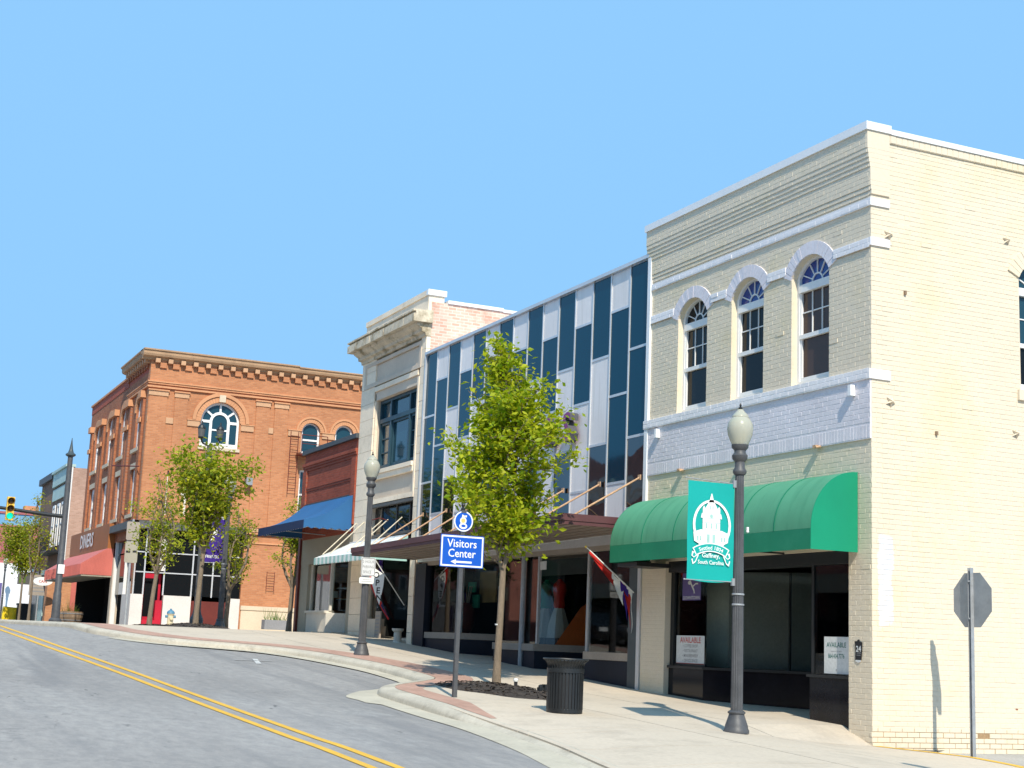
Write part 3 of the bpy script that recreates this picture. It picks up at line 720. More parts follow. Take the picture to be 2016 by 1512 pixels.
# coping
mb = MB(FRONT); mb.box(CR0-.03, CR1+.05, 8.0, 8.13, -.36, .118); part(cream, 'coping', mb, 'white_metal')
mb = MB(SIDE); mb.box(FY+.36, 30, 7.99, 8.075, -.36, .055); part(cream, 'coping', mb, 'white_metal')
mb = MB(SIDE); mb.box(FY-.118, FY+.36, 8.0, 8.13, .052, .055); part(cream, 'coping', mb, 'white_metal')
# windows
def sash_window(bld, fr, a, b, lo, sp, rise, d, glass_top='blue_window', glass_mid='window_glass', glass_low='window_glass', rail=5.10, trans=5.90):
    t = .065; w = b-a
    mb = MB(fr); o = outline(a, b, lo, sp, rise); i_ = outline(a+t, b-t, lo+t, sp, rise-t*.7)
    mb.ring(o, i_, d-.05, d+.03)
    mb.box(a+t, b-t, trans-.065, trans+.065, d-.05, d+.045); mb.box(a+t, b-t, rail-.035, rail+.035, d-.05, d+.03)
    mb.box(a+t, a+t+.045, lo+t, rail-.035, d-.045, d+.01); mb.box(b-t-.045, b-t, lo+t, rail-.035, d-.045, d+.01); mb.box(a+t+.045, b-t-.045, lo+t, lo+t+.06, d-.045, d+.01)
    mb.box(a+t, a+t+.04, rail+.035, trans-.065, d-.045, d+.018); mb.box(b-t-.04, b-t, rail+.035, trans-.065, d-.045, d+.018)
    win = part(bld, 'window', mb, 'white_frame')
    def pane(poly, m):
        q = MB(fr); q.prism(poly, d-.03, d-.022); part(win, 'pane', q, m)
    pane([(a+t,lo+t),(b-t,lo+t),(b-t,rail),(a+t,rail)], glass_low); pane([(a+t,rail),(b-t,rail),(b-t,trans),(a+t,trans)], glass_mid)
    pane([(a+t,trans),(b-t,trans)] + arc_top(a+t, b-t, sp, rise-t*.7), glass_top)
    m = MB(fr); c = (a+b)/2
    for k in (1, 2): u = a+t+.04+(w-2*t-.08)*k/3; m.box(u-.009, u+.009, rail+.035, trans-.065, d-.03, d-.004)
    v = (rail+trans)/2; m.box(a+t+.04, b-t-.04, v-.009, v+.009, d-.03, d-.0035)
    base = trans+.065
    semi = [(c+.15*math.cos(math.pi*k/10), base+.15*math.sin(math.pi*k/10)) for k in range(11)]; inn = [(c+.125*math.cos(math.pi*k/10), base+.125*math.sin(math.pi*k/10)) for k in range(11)]
    m.ring(semi, inn, d-.03, d-.002, closed=False)
    for ang in (24, 57, 90, 123, 156):
        x, y = math.cos(R(ang)), math.sin(R(ang)); L = .15
        while L < .6:
            px, py = c+L*x, base+L*y
            if abs(px-c) > w/2-t or py > sp + (rise-t*.7)*(1-((px-c)/(w/2-t))**2) - .01: break
            L += .02
        bar(m, (c+.15*x, base+.15*y), (c+L*x, base+L*y), .018, d-.03, d-.003)
    part(win, 'muntin', m, 'white_frame'); return win
for k, (a, b) in enumerate(WINS):
    sash_window(cream, FRONT, a, b, WLO, WSP, WRI, -.135, ('window_glass','sky_tint_glass','sky_tint_glass')[k], ('window_glass','window_glass','brown_glass')[k], ('window_glass','window_glass','brown_glass')[k])
for a in (SW[0], 20.6, 24.6):
    sash_window(cream, SIDE, a, a+.98, 4.27, 6.12, .30, -.135, 'blue_window', 'blue_window', 'window_glass', 5.02, 5.9)
mb = MB(SIDE); mb.box(SW[0]-.08, SW[1]+.08, 4.10, 4.265, -.1, .05); part(cream, 'sill', mb, 'cream_paint')
# iron anchor stars and stubs on the side wall
def star(u, v, r, rot):
    mb = MB(SIDE); pts = [((u+(r if k%2==0 else r*.30)*math.sin(rot+math.pi*k/5)), v+(r if k%2==0 else r*.30)*math.cos(rot+math.pi*k/5)) for k in range(10)]
    vs = [(a,b,.012) for a,b in pts]+[(u,v,.085)]; mb.add(vs, [(k,(k+1)%10,10) for k in range(10)]); part(cream, 'wall_star', mb, 'cream_paint_pale')
star(14.03,6.39,.095,.25); star(16.39,6.67,.085,.1); star(14.05,3.80,.095,.5); star(16.50,3.56,.085,.3)
for u, v in ((14.34,5.52),(14.92,3.41)):
    mb = MB(SIDE); mb.box(u-.018,u+.018,v-.03,v+.03,.0,.04); part(cream, 'wall_bolt', mb, 'planter_wood')
for u in (-17.53, -23.29):
    mb = MB(FRONT); mb.box(u-.035,u+.035,3.90,4.065,.035,.125); part(cream, 'flood_light', mb, 'white_metal')
r5 = random.Random(4)
for u, v, s in ((16.42,-.66,.03),):
    mb = MB(SIDE); mb.prism([(u+s*r5.uniform(.6,1.2)*math.cos(t), v+s*.5*r5.uniform(.6,1.2)*math.sin(t)) for t in (0,.9,1.8,2.7,3.6,4.5,5.4)], .003, .0075); part(cream, 'paint_chip', mb, 'purple_paper' if u < 16.3 else 'bare_brick')
# three small rusty lamps/brackets on the ledge
for u in (-22.45, -20.5, -18.4):
    mb = MB(FRONT); mb.box(u-.07,u+.0,3.20,3.245,.03,.10); mb.tube([(u+.04,3.22,.03),(u+.04,3.20,.12)], .018, 6); part(cream, 'ledge_bracket', mb, 'rusty_rod')
# ---- shop front with recessed entry
D = 1.9
mb = MB(WORLD)                                   # room shell
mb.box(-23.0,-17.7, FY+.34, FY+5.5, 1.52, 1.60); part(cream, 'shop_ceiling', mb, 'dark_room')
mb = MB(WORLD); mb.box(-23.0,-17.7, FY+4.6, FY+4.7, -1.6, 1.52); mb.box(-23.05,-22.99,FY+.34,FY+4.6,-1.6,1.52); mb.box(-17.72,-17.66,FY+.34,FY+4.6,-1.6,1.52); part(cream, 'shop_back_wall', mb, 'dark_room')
for (p, q, mt) in (((-22.95,FY+.75),(-22.05,FY+.75),'partition_lit'),((-22.0,FY+.72),(-21.1,FY+1.35),'partition_dim'),((-21.06,FY+1.38),(-20.1,FY+2.1),'grey_room')): part(cream, 'display_partition', wprism([p, q, (q[0]-.02,q[1]+.05), (p[0]-.02,p[1]+.05)], -.25, 1.42), mt)  # greys step darker with depth, painting in the fading daylight
mb = MB(FRONT); mb.box(-22.998,-17.702, 1.40, 1.598, -.33, -.06); part(cream, 'shop_lintel', mb, 'black_metal')
# bulkheads: black tiled, left return, right return
L0, L1, R0_, R1_ = -22.995, -21.84, -18.76, -17.705
mb = MB(WORLD); mb.prism([(L0,FY+.10),(L1,FY+.10),(-19.9,FY+D),(-20.4,FY+D),(-21.95,FY+.32),(L0,FY+.32)], -1.6, -.27); 
part(cream, 'bulkhead', wprism([(L0,FY+.10),(L1,FY+.10),(-19.9,FY+D),(-20.2,FY+D),(-21.95,FY+.32),(L0,FY+.32)], -1.6, -.30), 'black_tile')
part(cream, 'bulkhead', wprism([(R0_,FY+.08),(R1_,FY+.08),(R1_,FY+.32),(-18.6,FY+.32),(-18.85,FY+D),(-19.1,FY+D)], -1.6, -.31), 'black_tile')
part(cream, 'window_ledge', wprism([(L0,FY+.06),(L1+.03,FY+.06),(-19.85,FY+D),(-20.2,FY+D),(-21.97,FY+.36),(L0,FY+.36)], -.297, -.255), 'black_metal')
part(cream, 'window_ledge', wprism([(R0_-.04,FY+.04),(R1_,FY+.04),(R1_,FY+.36),(-18.58,FY+.36),(-18.82,FY+D),(-19.15,FY+D)], -.307, -.265), 'black_metal')
def glass_run(bld, pts, z0, z1, m='shop_glass', th=.012, name='shop_window'):
    for (p, q) in zip(pts, pts[1:]):
        dx, dy = q[0]-p[0], q[1]-p[1]; L = math.hypot(dx,dy); nx, ny = -dy/L*th, dx/L*th
        part(bld, name, wprism([p, q, (q[0]+nx,q[1]+ny), (p[0]+nx,p[1]+ny)], z0, z1), m)
glass_run(cream, [(-22.88,FY+.16),(-21.86,FY+.16),(-19.95,FY+D-.05)], -.25, 1.42)
glass_run(cream, [(-18.72,FY+.14),(-17.76,FY+.14)], -.26, 1.42); glass_run(cream, [(-19.05,FY+D-.05),(-18.72,FY+.14)], -.26, 1.42)
for bx in ((-22.995,-22.88,-.25,1.40,-.2,-.12),(-18.775,-18.72,-.26,1.42,-.19,-.12),(-17.76,-17.702,-.26,1.40,-.2,-.10),(-22.88,-21.86,-.25,-.21,-.18,-.14)):
    part(cream, 'window_frame', MB(FRONT).box(*bx), 'black_metal')
mb = MB(WORLD); mb.box(-19.9,-19.1,FY+D,FY+D+.05,-1.2,1.5); door = part(cream, 'door', mb, 'black_metal')
mb = MB(WORLD); mb.box(-19.8,-19.2,FY+D-.012,FY+D-.004,-.75,1.2); part(door, 'pane', mb, 'window_glass')
mb = MB(WORLD); mb.tube([(-19.78,FY+D-.06,-.1),(-19.78,FY+D-.06,.25)], .015, 8); part(door, 'handle', mb, 'chrome')
# ---- green waterfall awning
AW0, AW1, APJ = -23.55, -17.48, .86
awn = part(cream, 'awning', MB(FRONT).box(AW0+.05, AW1-.05, 2.62, 2.68, .0, .05), 'black_metal')
prof = [(.012, 2.74)] + [(.02+.84*math.sin(R(a)), 1.86+.88*math.cos(R(a))) for a in range(6, 91, 7)] + [(APJ, 1.85)]
def shell(prof, u0, u1, th=.012):
    mb = MB(FRONT); inner = [(d-th if d > .03 else d, v-th) for d, v in prof][::-1]; mb.sweep(prof+inner, u0, u1); return mb
seams = [AW0, -22.42, -21.35, -20.3, -19.3, -18.4, AW1]
for a, b in zip(seams, seams[1:]): part(awn, 'awning_panel', shell(prof, a+.002, b-.002), 'green_canvas_faded', smooth=True)
mb = MB(FRONT)
for a in seams[1:-1]: mb.sweep([(d+.006, v+.004) for d, v in prof]+[(d-.004, v-.004) for d, v in prof[::-1]], a-.012, a+.012)
part(awn, 'seam', mb, 'green_canvas')
mb = MB(FRONT); mb.sweep([(APJ,1.848),(APJ+.004,1.545),(APJ-.012,1.545),(APJ-.012,1.848)], AW0, AW1); part(awn, 'valance', mb, 'green_canvas')
endp = prof + [(APJ,1.545),(.012,1.545)]
for u, s in ((AW1, 1), (AW0, -1)):
    mb = MB(FRONT); mb.sweep(endp, u+.001*s, u+.010*s); part(awn, 'awning_end', mb, 'green_canvas_end')
mb = MB(FRONT)
for u in (AW0+.06, -21.35, -19.3, AW1-.06):
    mb.tube([(u,1.60,.03),(u,1.60,APJ-.04),(u,1.84,APJ-.04)], .016, 6)
mb.tube([(AW0+.02,1.60,APJ-.04),(AW1-.02,1.60,APJ-.04)], .016, 6); mb.box(AW0+.1, AW0+.8, 1.47, 1.54, .05, .75)
part(awn, 'awning_frame', mb, 'black_metal')
# ------------------------------------------------------------------ 2. panelled building, blue and pale checker
T0, T1, TTOP, TLOW = -35.60, -23.80, 7.50, 2.22
teal = thing('panelled_building', 'wide building faced in a checkerboard of tall blue glass and pale panels', 'building', (-29.7, FY, -.6))
mb = MB(WORLD); mb.box(T0, CR0-.01, FY+.02, FY+.22, 2.0, 7.46); mb.box(T0, CR0-.01, FY+.22, 30, 7.2, 7.3); mb.box(T0+.02, CR0-.01, 29.7, 29.9, -2, 7.2); part(teal, 'wall', mb, 'aluminium')
NC = 15; cw = (T1-T0)/NC
def col_rows(k):                                  # k = 1..15
    jit = lambda v: v + rnd.uniform(-.03, .03)
    if k in (1, 15): return [(TTOP,5.80,'b'),(5.80,4.05,'b'),(4.05,2.66,'b'),(2.66,TLOW,'b')]
    if k % 2: return [(TTOP,5.82,'b'),(5.82,4.04,'w'),(4.04,TLOW,'b')]
    if k in (2, 14): return [(TTOP,6.70,'w'),(6.70,4.96,'b'),(4.96,3.20,'b'),(3.20,TLOW,'w')]
    if k == 6: return [(TTOP,6.66,'w'),(6.66,4.98,'b'),(4.98,3.14,'b'),(3.14,TLOW,'w')]
    return [(TTOP,6.66,'w'),(6.66,4.98,'b'),(4.98,3.14,'w'),(3.14,TLOW,'w')]
mul = MB(FRONT)
for k in range(1, NC+1):
    a, b = T0+(k-1)*cw, T0+k*cw
    for v1, v0, m in col_rows(k):
        mb = MB(FRONT); tl = rnd.uniform(-.003,.003); g = .018
        z = -.006
        mb.add([(a+g,v0+g,z+tl),(b-g,v0+g,z-tl),(b-g,v1-g,z-tl*.4),(a+g,v1-g,z+tl*.6),(a+g,v0+g,z-.02),(b-g,v0+g,z-.02),(b-g,v1-g,z-.02),(a+g,v1-g,z-.02)],
               [(0,1,2,3),(7,6,5,4),(0,4,5,1),(1,5,6,2),(2,6,7,3),(3,7,4,0)])
        part(teal, 'glass_panel' if m == 'b' else 'pale_panel', mb, ('blue_panel' if (v0+v1)/2 > 4.0 else 'reflect_panel') if m == 'b' else 'pale_panel')
        if v1 < TTOP: q = MB(FRONT); q.box(a+.021, b-.021, v1-.026, v1+.026, -.03, .004); part(teal, 'rail', q, 'aluminium')
    if k > 1: q = MB(FRONT); q.box(a-.02, a+.02, TLOW, TTOP, -.03, .014); part(teal, 'mullion', q, 'aluminium')
mb = MB(FRONT); mb.box(T0-.03, T1+.02, TTOP, TTOP+.075, -.12, .06); part(teal, 'top_trim', mb, 'aluminium')
mb = MB(FRONT); mb.box(T1-.03, T1+.085, 2.6, TTOP+.07, -.03, .05); part(teal, 'edge_trim', mb, 'white_metal')
mb = MB(FRONT); mb.box(T0-.035, T0+.03, TLOW, TTOP+.02, -.03, .05); part(teal, 'edge_trim', mb, 'aluminium')
# raised sign letters; only the last ones show past the tree
for s, u in (('S', -26.75), ('S', -27.62)):
    t = text_mb(FRONT, s, u, 4.20, .86, d=.24, bold=.02)
    side = MB(FRONT); n = len(t.v)
    bm = bmesh.new(); vs = [bm.verts.new(p) for p in t.v]
    for f in t.f:
        try: bm.faces.new([vs[i] for i in f])
        except ValueError: pass
    ret = bmesh.ops.extrude_face_region(bm, geom=bm.faces[:]); bmesh.ops.translate(bm, verts=[e for e in ret['geom'] if isinstance(e, bmesh.types.BMVert)], vec=(0,.2,0))
    bmesh.ops.recalc_face_normals(bm, faces=bm.faces)
    me = bpy.data.meshes.new('sign_letter'); 
    for v in bm.verts: v.co -= BASES[teal.name]
    bm.to_mesh(me); bm.free(); me.materials.append(M_['letter_side']); me.materials.append(M_['letter_face'])
    for p in me.polygons: p.material_index = 1 if abs(p.normal.y) > .9 else 0
    o = bpy.data.objects.new('sign_letter', me); COL.objects.link(o); o.parent = teal
# canopy
def zc(u): return 2.06 + (u-T0)/(T1-T0)*.14          # it falls slightly to the left
CP = 1.80; CT = .20; ce = -23.74
def strip_u(mb, n, f):
    us = [T0+(ce-T0)*i/n for i in range(n+1)]
    for a, b in zip(us, us[1:]): f(a, b)
mb = MB(FRONT)
mb.add([(T0,zc(T0)+.03,.02),(ce,zc(ce)+.03,.02),(ce,zc(ce)+.03,CP-.04),(T0,zc(T0)+.03,CP-.04),(T0,zc(T0)+.15,.02),(ce,zc(ce)+.15,.02),(ce,zc(ce)+.15,CP-.04),(T0,zc(T0)+.15,CP-.04)],
       [(0,1,2,3),(7,6,5,4),(0,4,5,1),(1,5,6,2),(2,6,7,3),(3,7,4,0)])
can = part(teal, 'canopy', mb, 'maroon_metal')
def slanted(u0, u1, lo, hi, d0, d1, mb):
    mb.add([(u0,zc(u0)+lo,d0),(u1,zc(u1)+lo,d0),(u1,zc(u1)+hi,d0),(u0,zc(u0)+hi,d0),(u0,zc(u0)+lo,d1),(u1,zc(u1)+lo,d1),(u1,zc(u1)+hi,d1),(u0,zc(u0)+hi,d1)],
           [(3,2,1,0),(4,5,6,7),(0,1,5,4),(1,2,6,5),(2,3,7,6),(3,0,4,7)]); return mb
us = [T0, -32.2, -29.0, -26.4, ce]
for a, b in zip(us, us[1:]):
    m = slanted(a+.004, b-.004, .07, CT, CP-.04, CP+.004, MB(FRONT)); slanted(a+.004, b-.004, 0, .066, CP-.04, CP-.016, m); part(can, 'fascia', m, 'maroon_metal')
for u, s in ((ce, 1), (T0, -1)):
    m = MB(FRONT); m.box(min(u,u+s*.03), max(u,u+s*.03), zc(u)+.07, zc(u)+CT, .02, CP+.004); m.box(min(u,u+s*.015), max(u,u+s*.015), zc(u), zc(u)+.066, .02, CP-.016); part(can, 'fascia', m, 'maroon_metal')
for i in range(12):                                   # corrugated soffit runs, wall to edge
    d0, d1 = .03+i*(CP-.08)/12, .03+(i+1)*(CP-.08)/12-.02
    part(can, 'soffit_board', slanted(T0+.02, ce-.02, .005+(.012 if i % 2 else 0), .028, d0, d1, MB(FRONT)), 'taupe_soffit')
for i in range(8):
    u = -23.98 - i*1.61
    m = MB(FRONT); m.tube([(u, 3.22, .03), (u-.02, zc(u)+.20, 1.42)], .019, 7); m.box(u-.05,u+.05,3.17,3.27,.03,.05); part(can, 'tie_rod', m, 'rusty_rod')
# ground floor
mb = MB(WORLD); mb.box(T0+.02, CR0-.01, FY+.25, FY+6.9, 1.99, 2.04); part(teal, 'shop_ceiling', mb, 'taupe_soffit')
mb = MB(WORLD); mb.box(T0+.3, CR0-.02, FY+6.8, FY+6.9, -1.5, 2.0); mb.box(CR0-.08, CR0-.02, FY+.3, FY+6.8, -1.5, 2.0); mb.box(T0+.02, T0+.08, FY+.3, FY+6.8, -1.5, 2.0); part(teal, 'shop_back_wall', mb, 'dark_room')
mb = MB(WORLD); mb.box(T0+.4, CR0-.05, FY+1.5, FY+1.55, 1.62, 1.99); part(teal, 'shop_header', mb, 'teal_pilaster')
mb = MB(FRONT); mb.box(T0+.35, T1-.3, 1.90, 2.20, -.30, -.02); part(teal, 'shop_lintel', mb, 'sill_beige')
mb = MB(FRONT); mb.box(-24.30, -23.98, -1.3, 1.90, -.30, .02); part(teal, 'pilaster', mb, 'teal_pilaster')
mb = MB(FRONT); mb.box(-23.975, -23.865, -1.3, 1.92, -.1, .03); part(teal, 'pilaster', mb, 'aluminium')
mb = MB(FRONT); mb.box(T0+.02, -34.86, -1.0, 1.95, -.30, .02); part(teal, 'pilaster', mb, 'navy_bulkhead')
def shopwin(x0, x1, ret_x, sill, dep):
    """a show window on the building line with a return running back to the recessed door"""
    r0 = (x1, FY+.06) if ret_x > x1 else (x0, FY+.06)
    back = (ret_x, FY+dep)
    poly = [(x0,FY+.04),(x1,FY+.04)] + ([back, (back[0]-.2,back[1]), (x1-.12,FY+.35)] if ret_x > x1 else [(x1,FY+.35)]) + ([(x0+.12,FY+.35),(back[0]+.2,back[1]),back] if ret_x < x0 else [(x0,FY+.35)])
    part(teal, 'bulkhead', wprism(poly, -1.5, sill-.15), 'navy_bulkhead')
    pl = [(a, b-.03) if b < FY+.2 else (a, b) for a, b in poly]
    part(teal, 'window_ledge', wprism(pl, sill-.148, sill), 'sill_beige')
    part(teal, 'display_floor', wprism([(x0,FY+.3),(x1,FY+.3),(max(x1,ret_x),FY+dep),(min(x0,ret_x),FY+dep)], sill-.1, sill-.02), 'shop_tan')
    pts = [(x0,FY+.10),(x1,FY+.10)]
    glass_run(teal, pts, sill, 1.9); glass_run(teal, [r0, back] if ret_x > x1 else [back, r0], sill, 1.9)
    mb = MB(WORLD); mb.box(r0[0]-.03, r0[0]+.03, FY+.07, FY+.13, sill, 1.9); part(teal, 'window_frame', mb, 'aluminium')
shopwin(-26.16, -24.31, -27.1, -.08, 1.7)
shopwin(-30.6, -28.45, -27.9, .03, 1.7)
shopwin(-34.85, -32.7, -31.6, .22, 1.7)
mb = MB(WORLD); mb.box(-28.05,-27.05,FY+1.75,FY+1.8,-1,1.9); d = part(teal, 'door', mb, 'navy_bulkhead'); mb = MB(WORLD); mb.box(-27.95,-27.15,FY+1.735,FY+1.745,-.4,1.5); part(d, 'pane', mb, 'window_glass')
mb = MB(WORLD); mb.box(-27.12,-26.05,FY+1.62,FY+1.67,-.1,1.62); part(teal, 'display_partition', mb, 'grey_room')
mb = MB(WORLD); mb.box(-30.55,-30.4,FY+1.7,FY+1.75,-.3,1.9); mb.box(-32.0,-30.7,FY+1.8,FY+1.85,-1,1.9); part(teal, 'shop_partition', mb, 'navy_bulkhead')
mb = MB(WORLD); mb.tube([(-29.1,FY+.03,-.75),(-29.1,FY+.03,2.0)], .06, 10); part(teal, 'post', mb, 'galvanised')
# things in its windows
def dress(x, y, z, h, c, skirt, lab, cat='dress form'):
    t = thing('dress_form', lab, cat, (x, y, z), local=True, group='dress forms in the shop windows')
    m = MB(); m.lathe([(.03,0),(.12,.01),(.025,.04),(.02,h*.35)], n=10); part(t, 'stand', m, 'black_metal', True)
    m = MB(); m.lathe([(.10,h*.55),(.13,h*.60),(.11,h*.7),(.15,h*.82),(.13,h*.93),(.05,h*.98),(.04,h)], n=12); part(t, 'bodice', m, c, True)
    m = MB(); m.lathe([(.27,h*.12),(.24,h*.3),(.15,h*.5),(.11,h*.57)], n=16, flute=.09); part(t, 'skirt', m, skirt, True)
dress(-28.75, FY+.75, .0, 1.45, 'red_cloth', 'dress_white', 'dress form in a red top and white skirt between the tree and the grey post')
dress(-29.5, FY+.8, .0, 1.45, 'shop_green', 'dress_white', 'dress form in a green top and white skirt in the middle shop window')
dress(-34.2, FY+.7, .2, 1.1, 'purple_cloth', 'navy_cloth', 'short dark dress form at the far left of the left shop window')
m = MB(WORLD); m.add([(-28.4,FY+.5,.03),(-27.95,FY+1.6,.03),(-27.95,FY+1.6,1.25),(-28.2,FY+1.0,.85),(-28.37,FY+.56,.04),(-28.4,FY+.53,.03),(-27.99,FY+1.63,.03),(-27.99,FY+1.63,1.25),(-28.24,FY+1.03,.85)], [(0,1,2,3),(8,7,6,5),(0,3,8,5),(3,2,7,8),(2,1,6,7),(1,0,5,6)])
solo('display_board', 'leaning orange board in the middle shop window beside the grey partition', 'board', m, 'board_orange', (-28.2, FY+1, .03))
# yellow hanging sign
t = thing('shop_sign', 'yellow lettered antiques sign hanging inside the right shop window', 'sign', (-24.98, FY+.20, 1.30), local=True)
fr = Fr((0,0,0)); m = MB(fr); m.box(-.55,.55,-.17,.17,-.01,.0); part(t, 'board', m, 'ink')
m = MB(fr); m.ring([(-.56,-.19),(.56,-.19),(.56,.19),(-.56,.19)], [(-.52,-.15),(.52,-.15),(.52,.15),(-.52,.15)], .0, .015); part(t, 'sign_border', m, 'gold')
part(t, 'lettering', text_mb(fr, 'ANTIQUES', 0, -.085, .23, .004, xs=.86, bold=.01), 'gold')
t2 = thing('shop_sign', 'small yellow card of short lines hung below the antiques sign', 'sign', (-24.9, FY+.22, .93), local=True)
m = MB(fr); m.box(-.2,.2,-.15,.17,-.01,.0); part(t2, 'board', m, 'gold')
m = MB(fr)
for k, w in enumerate((.14,.16,.12)): m.box(-w, w, .08-.09*k, .12-.09*k, .001, .004)
part(t2, 'lettering', m, 'ink')
# window air conditioner on the partition
t = thing('air_conditioner', 'boxy window air conditioner standing low against the grey partition', 'air conditioner', (-26.5, FY+1.4, .0), local=True)
m = MB(fr); m.box(-.36,.36,0,.46,-.15,.15); part(t, 'housing', m, 'grey_room')
m = MB(fr); m.ring([(-.36,0),(.36,0),(.36,.46),(-.36,.46)], [(-.31,.05),(.31,.05),(.31,.41),(-.31,.41)], .15, .17); part(t, 'bezel', m, 'galvanised')
for k in range(7):
    m = MB(fr); m.box(-.30,.0,.07+.046*k,.085+.046*k,.15,.165); part(t, 'slat', m, 'galvanised')
t = thing('display_cabinet', 'dark hulking cabinet silhouette behind the glass above the air conditioner', 'cabinet', (-26.3, FY+1.1, .52), local=True)
m = MB(fr); m.prism([(-.42,.35),(-.42,.95),(-.05,1.0),(.05,1.12),(.45,1.1),(.5,.0),(.1,.0),(.05,.3)], -.1, .1); part(t, 'case', m, 'ink')
m = MB(fr); m.box(-.1,.45,-.35,.0,-.1,.1); part(t, 'stand', m, 'ink')
# left window stock
for k, (x, z, c, w, h) in enumerate([(-34.0,1.25,'shop_green',.22,.18),(-33.95,.86,'shop_green',.20,.24),(-33.45,1.0,'shop_tan',.5,.55)]):
    m = MB(WORLD); m.box(x-w,x+w,FY+.9+.1*k,FY+.94+.1*k,z,z+h*1.4)
    solo('poster', ['green card hung at the top of the left shop window','green card hung lower in the left shop window','tan board of small goods in the left shop window'][k], 'poster', m, c, (x, FY+.9, z))
t = thing('umbrella_stand', 'dark red urn holding pale sticks in the left shop window', 'urn', (-33.5, FY+.55, .22), local=True)
m = MB(); m.lathe([(.14,0),(.24,.2),(.26,.5),(.16,.7),(.18,.74)], n=14); part(t, 'urn', m, 'oxblood', True)
for k in range(5):
    m = MB(); m.tube([(.05*math.cos(k*1.3),.6,.05*math.sin(k*1.3)),(.22*math.cos(k*1.3),1.15,.12*math.sin(k*1.3))], .018, 6); part(t, 'stick', m, 'sill_beige')
m = MB(WORLD); m.box(-28.32,-28.02,FY+.04,FY+.05,1.60,1.78); solo('notice', 'small white notice with a number high in the shop window', 'notice', m, 'paper', (-28.2,FY+.04,1.7))

# ------------------------------------------------------------------ 3. narrow stone-fronted building
S0, S1 = -40.85, -35.68
stone = thing('stone_building', 'narrow two storey pale stone building with a heavy stained cornice and one wide upper window', 'building', (-38.2, FY, .0))
mb = MB(FRONT)
wall_open(mb, S0, S1-.31, 3.75, 8.1, [(-39.60,-36.08,4.70,6.80,0)], -.34, -.10); wall_open(mb, S0, S1-.31, -1, 3.75, [(-39.60,-36.08,-1,3.70,0)], -.34, -.10)
mb.fr = WORLD; mb.box(S0, S1-.31, FY+.1, FY+.4, 8.1, 8.9); mb.box(S0, S1-.30, FY+.4, 30, 7.9, 8.0); mb.box(S0, S0+.3, FY+.34, 30, -1, 8.6)
part(stone, 'wall', mb, 'stone_grey')
SW_ = side_fr(S1)
mb = MB(SW_); mb.box(FY+.10, 28, -1, 9.0, -.3, 0); part(stone, 'side_wall', mb, 'pink_brick_x')
mb = MB(SW_)                                           # coping steps of the side wall
mb.box(FY+.55, 15.9, 9.0, 9.09, -.32, .05); mb.box(15.9, 28, 8.98, 9.06, -.32, .04); part(stone, 'coping', mb, 'white_metal')
# pilasters of laid blocks
for a, b in ((S0, -39.66), (-36.05, S1)):
    v = -.75; k = 0
    while v < 8.05:
        h = .47; m = MB(FRONT); j = rnd.uniform(-.004,.004)
        m.box(a+.004, b-.004, v+.005, min(v+h,8.1)-.005, -.10, .012+j); part(stone, 'stone_block', m, 'stone_block'); v += h; k += 1
for bx in ((-36.16,-36.055,3.75,7.0,-.10,.03),(-39.655,-39.58,3.75,7.0,-.10,-.02)): part(stone, 'window_surround', MB(FRONT).box(*bx), 'stone_block')
# spandrel courses, panel and mouldings
for v0, v1, d in ((3.76,3.90,.02),(3.90,4.45,-.05),(4.45,4.60,.05),(4.60,4.72,.09),(6.80,7.06,-.02),(7.06,7.20,.03)):
    n = 4 if v1-v0 > .2 else 1
    for i in range(n):
        a = -39.655+i*(3.49/n); m = MB(FRONT); m.box(a+.004, a+3.49/n-.004, v0+.003, v1-.003, -.10, d); part(stone, 'stone_block', m, 'stone_block' if d > 0 else 'stone_grey')  # recessed courses take the duller stone, their shade painted into the colour
m = MB(FRONT); m.ring([(-40.6,7.24),(-36.0,7.24),(-36.0,7.98),(-40.6,7.98)], [(-40.45,7.36),(-36.15,7.36),(-36.15,7.88),(-40.45,7.88)], -.10, .03); part(stone, 'panel_moulding', m, 'stone_grey')
m = MB(FRONT); m.box(-40.44,-36.16,7.37,7.87,-.10,-.03); part(stone, 'panel', m, 'stone_grey')
# bed mould and cornice of separate stones
m = MB(FRONT); m.sweep([(-.1,8.05),(.05,8.05),(.07,8.14),(.16,8.16),(.17,8.24),(.30,8.32),(.33,8.385),(-.1,8.385)], S0-.05, S1+.02); part(stone, 'bed_moulding', m, 'stone_cornice')
n = 14; L = (S1+.1-S0+.3)/n
for i in range(n):
    a = S0-.26+i*L; j = rnd.uniform(-.006,.006); m = MB(FRONT)
    m.sweep([(-.1,8.39),(.46+j,8.39),(.46+j,8.60),(.40,8.60),(.40,8.665),(.47+j,8.665),(.47+j,8.71),(-.1,8.73)], a+.007, a+L-.007); part(stone, 'cornice_stone', m, 'stone_cornice')
m = MB(FRONT); m.box(S0+.1,S1-.02,8.731,9.18,-.45,.0); part(stone, 'parapet', m, 'stone_block')
for i in range(5):
    a = S0+.1+i*(S1-.0-S0-.1)/5; m = MB(FRONT); m.box(a+.004, a+(S1-S0-.1)/5-.004, 9.182, 9.33, -.47, .035); part(stone, 'coping', m, 'stone_block')
m = MB(FRONT); m.box(S1-.12,S1+.03,9.181,9.335,-.5,.04); part(stone, 'coping', m, 'white_metal')
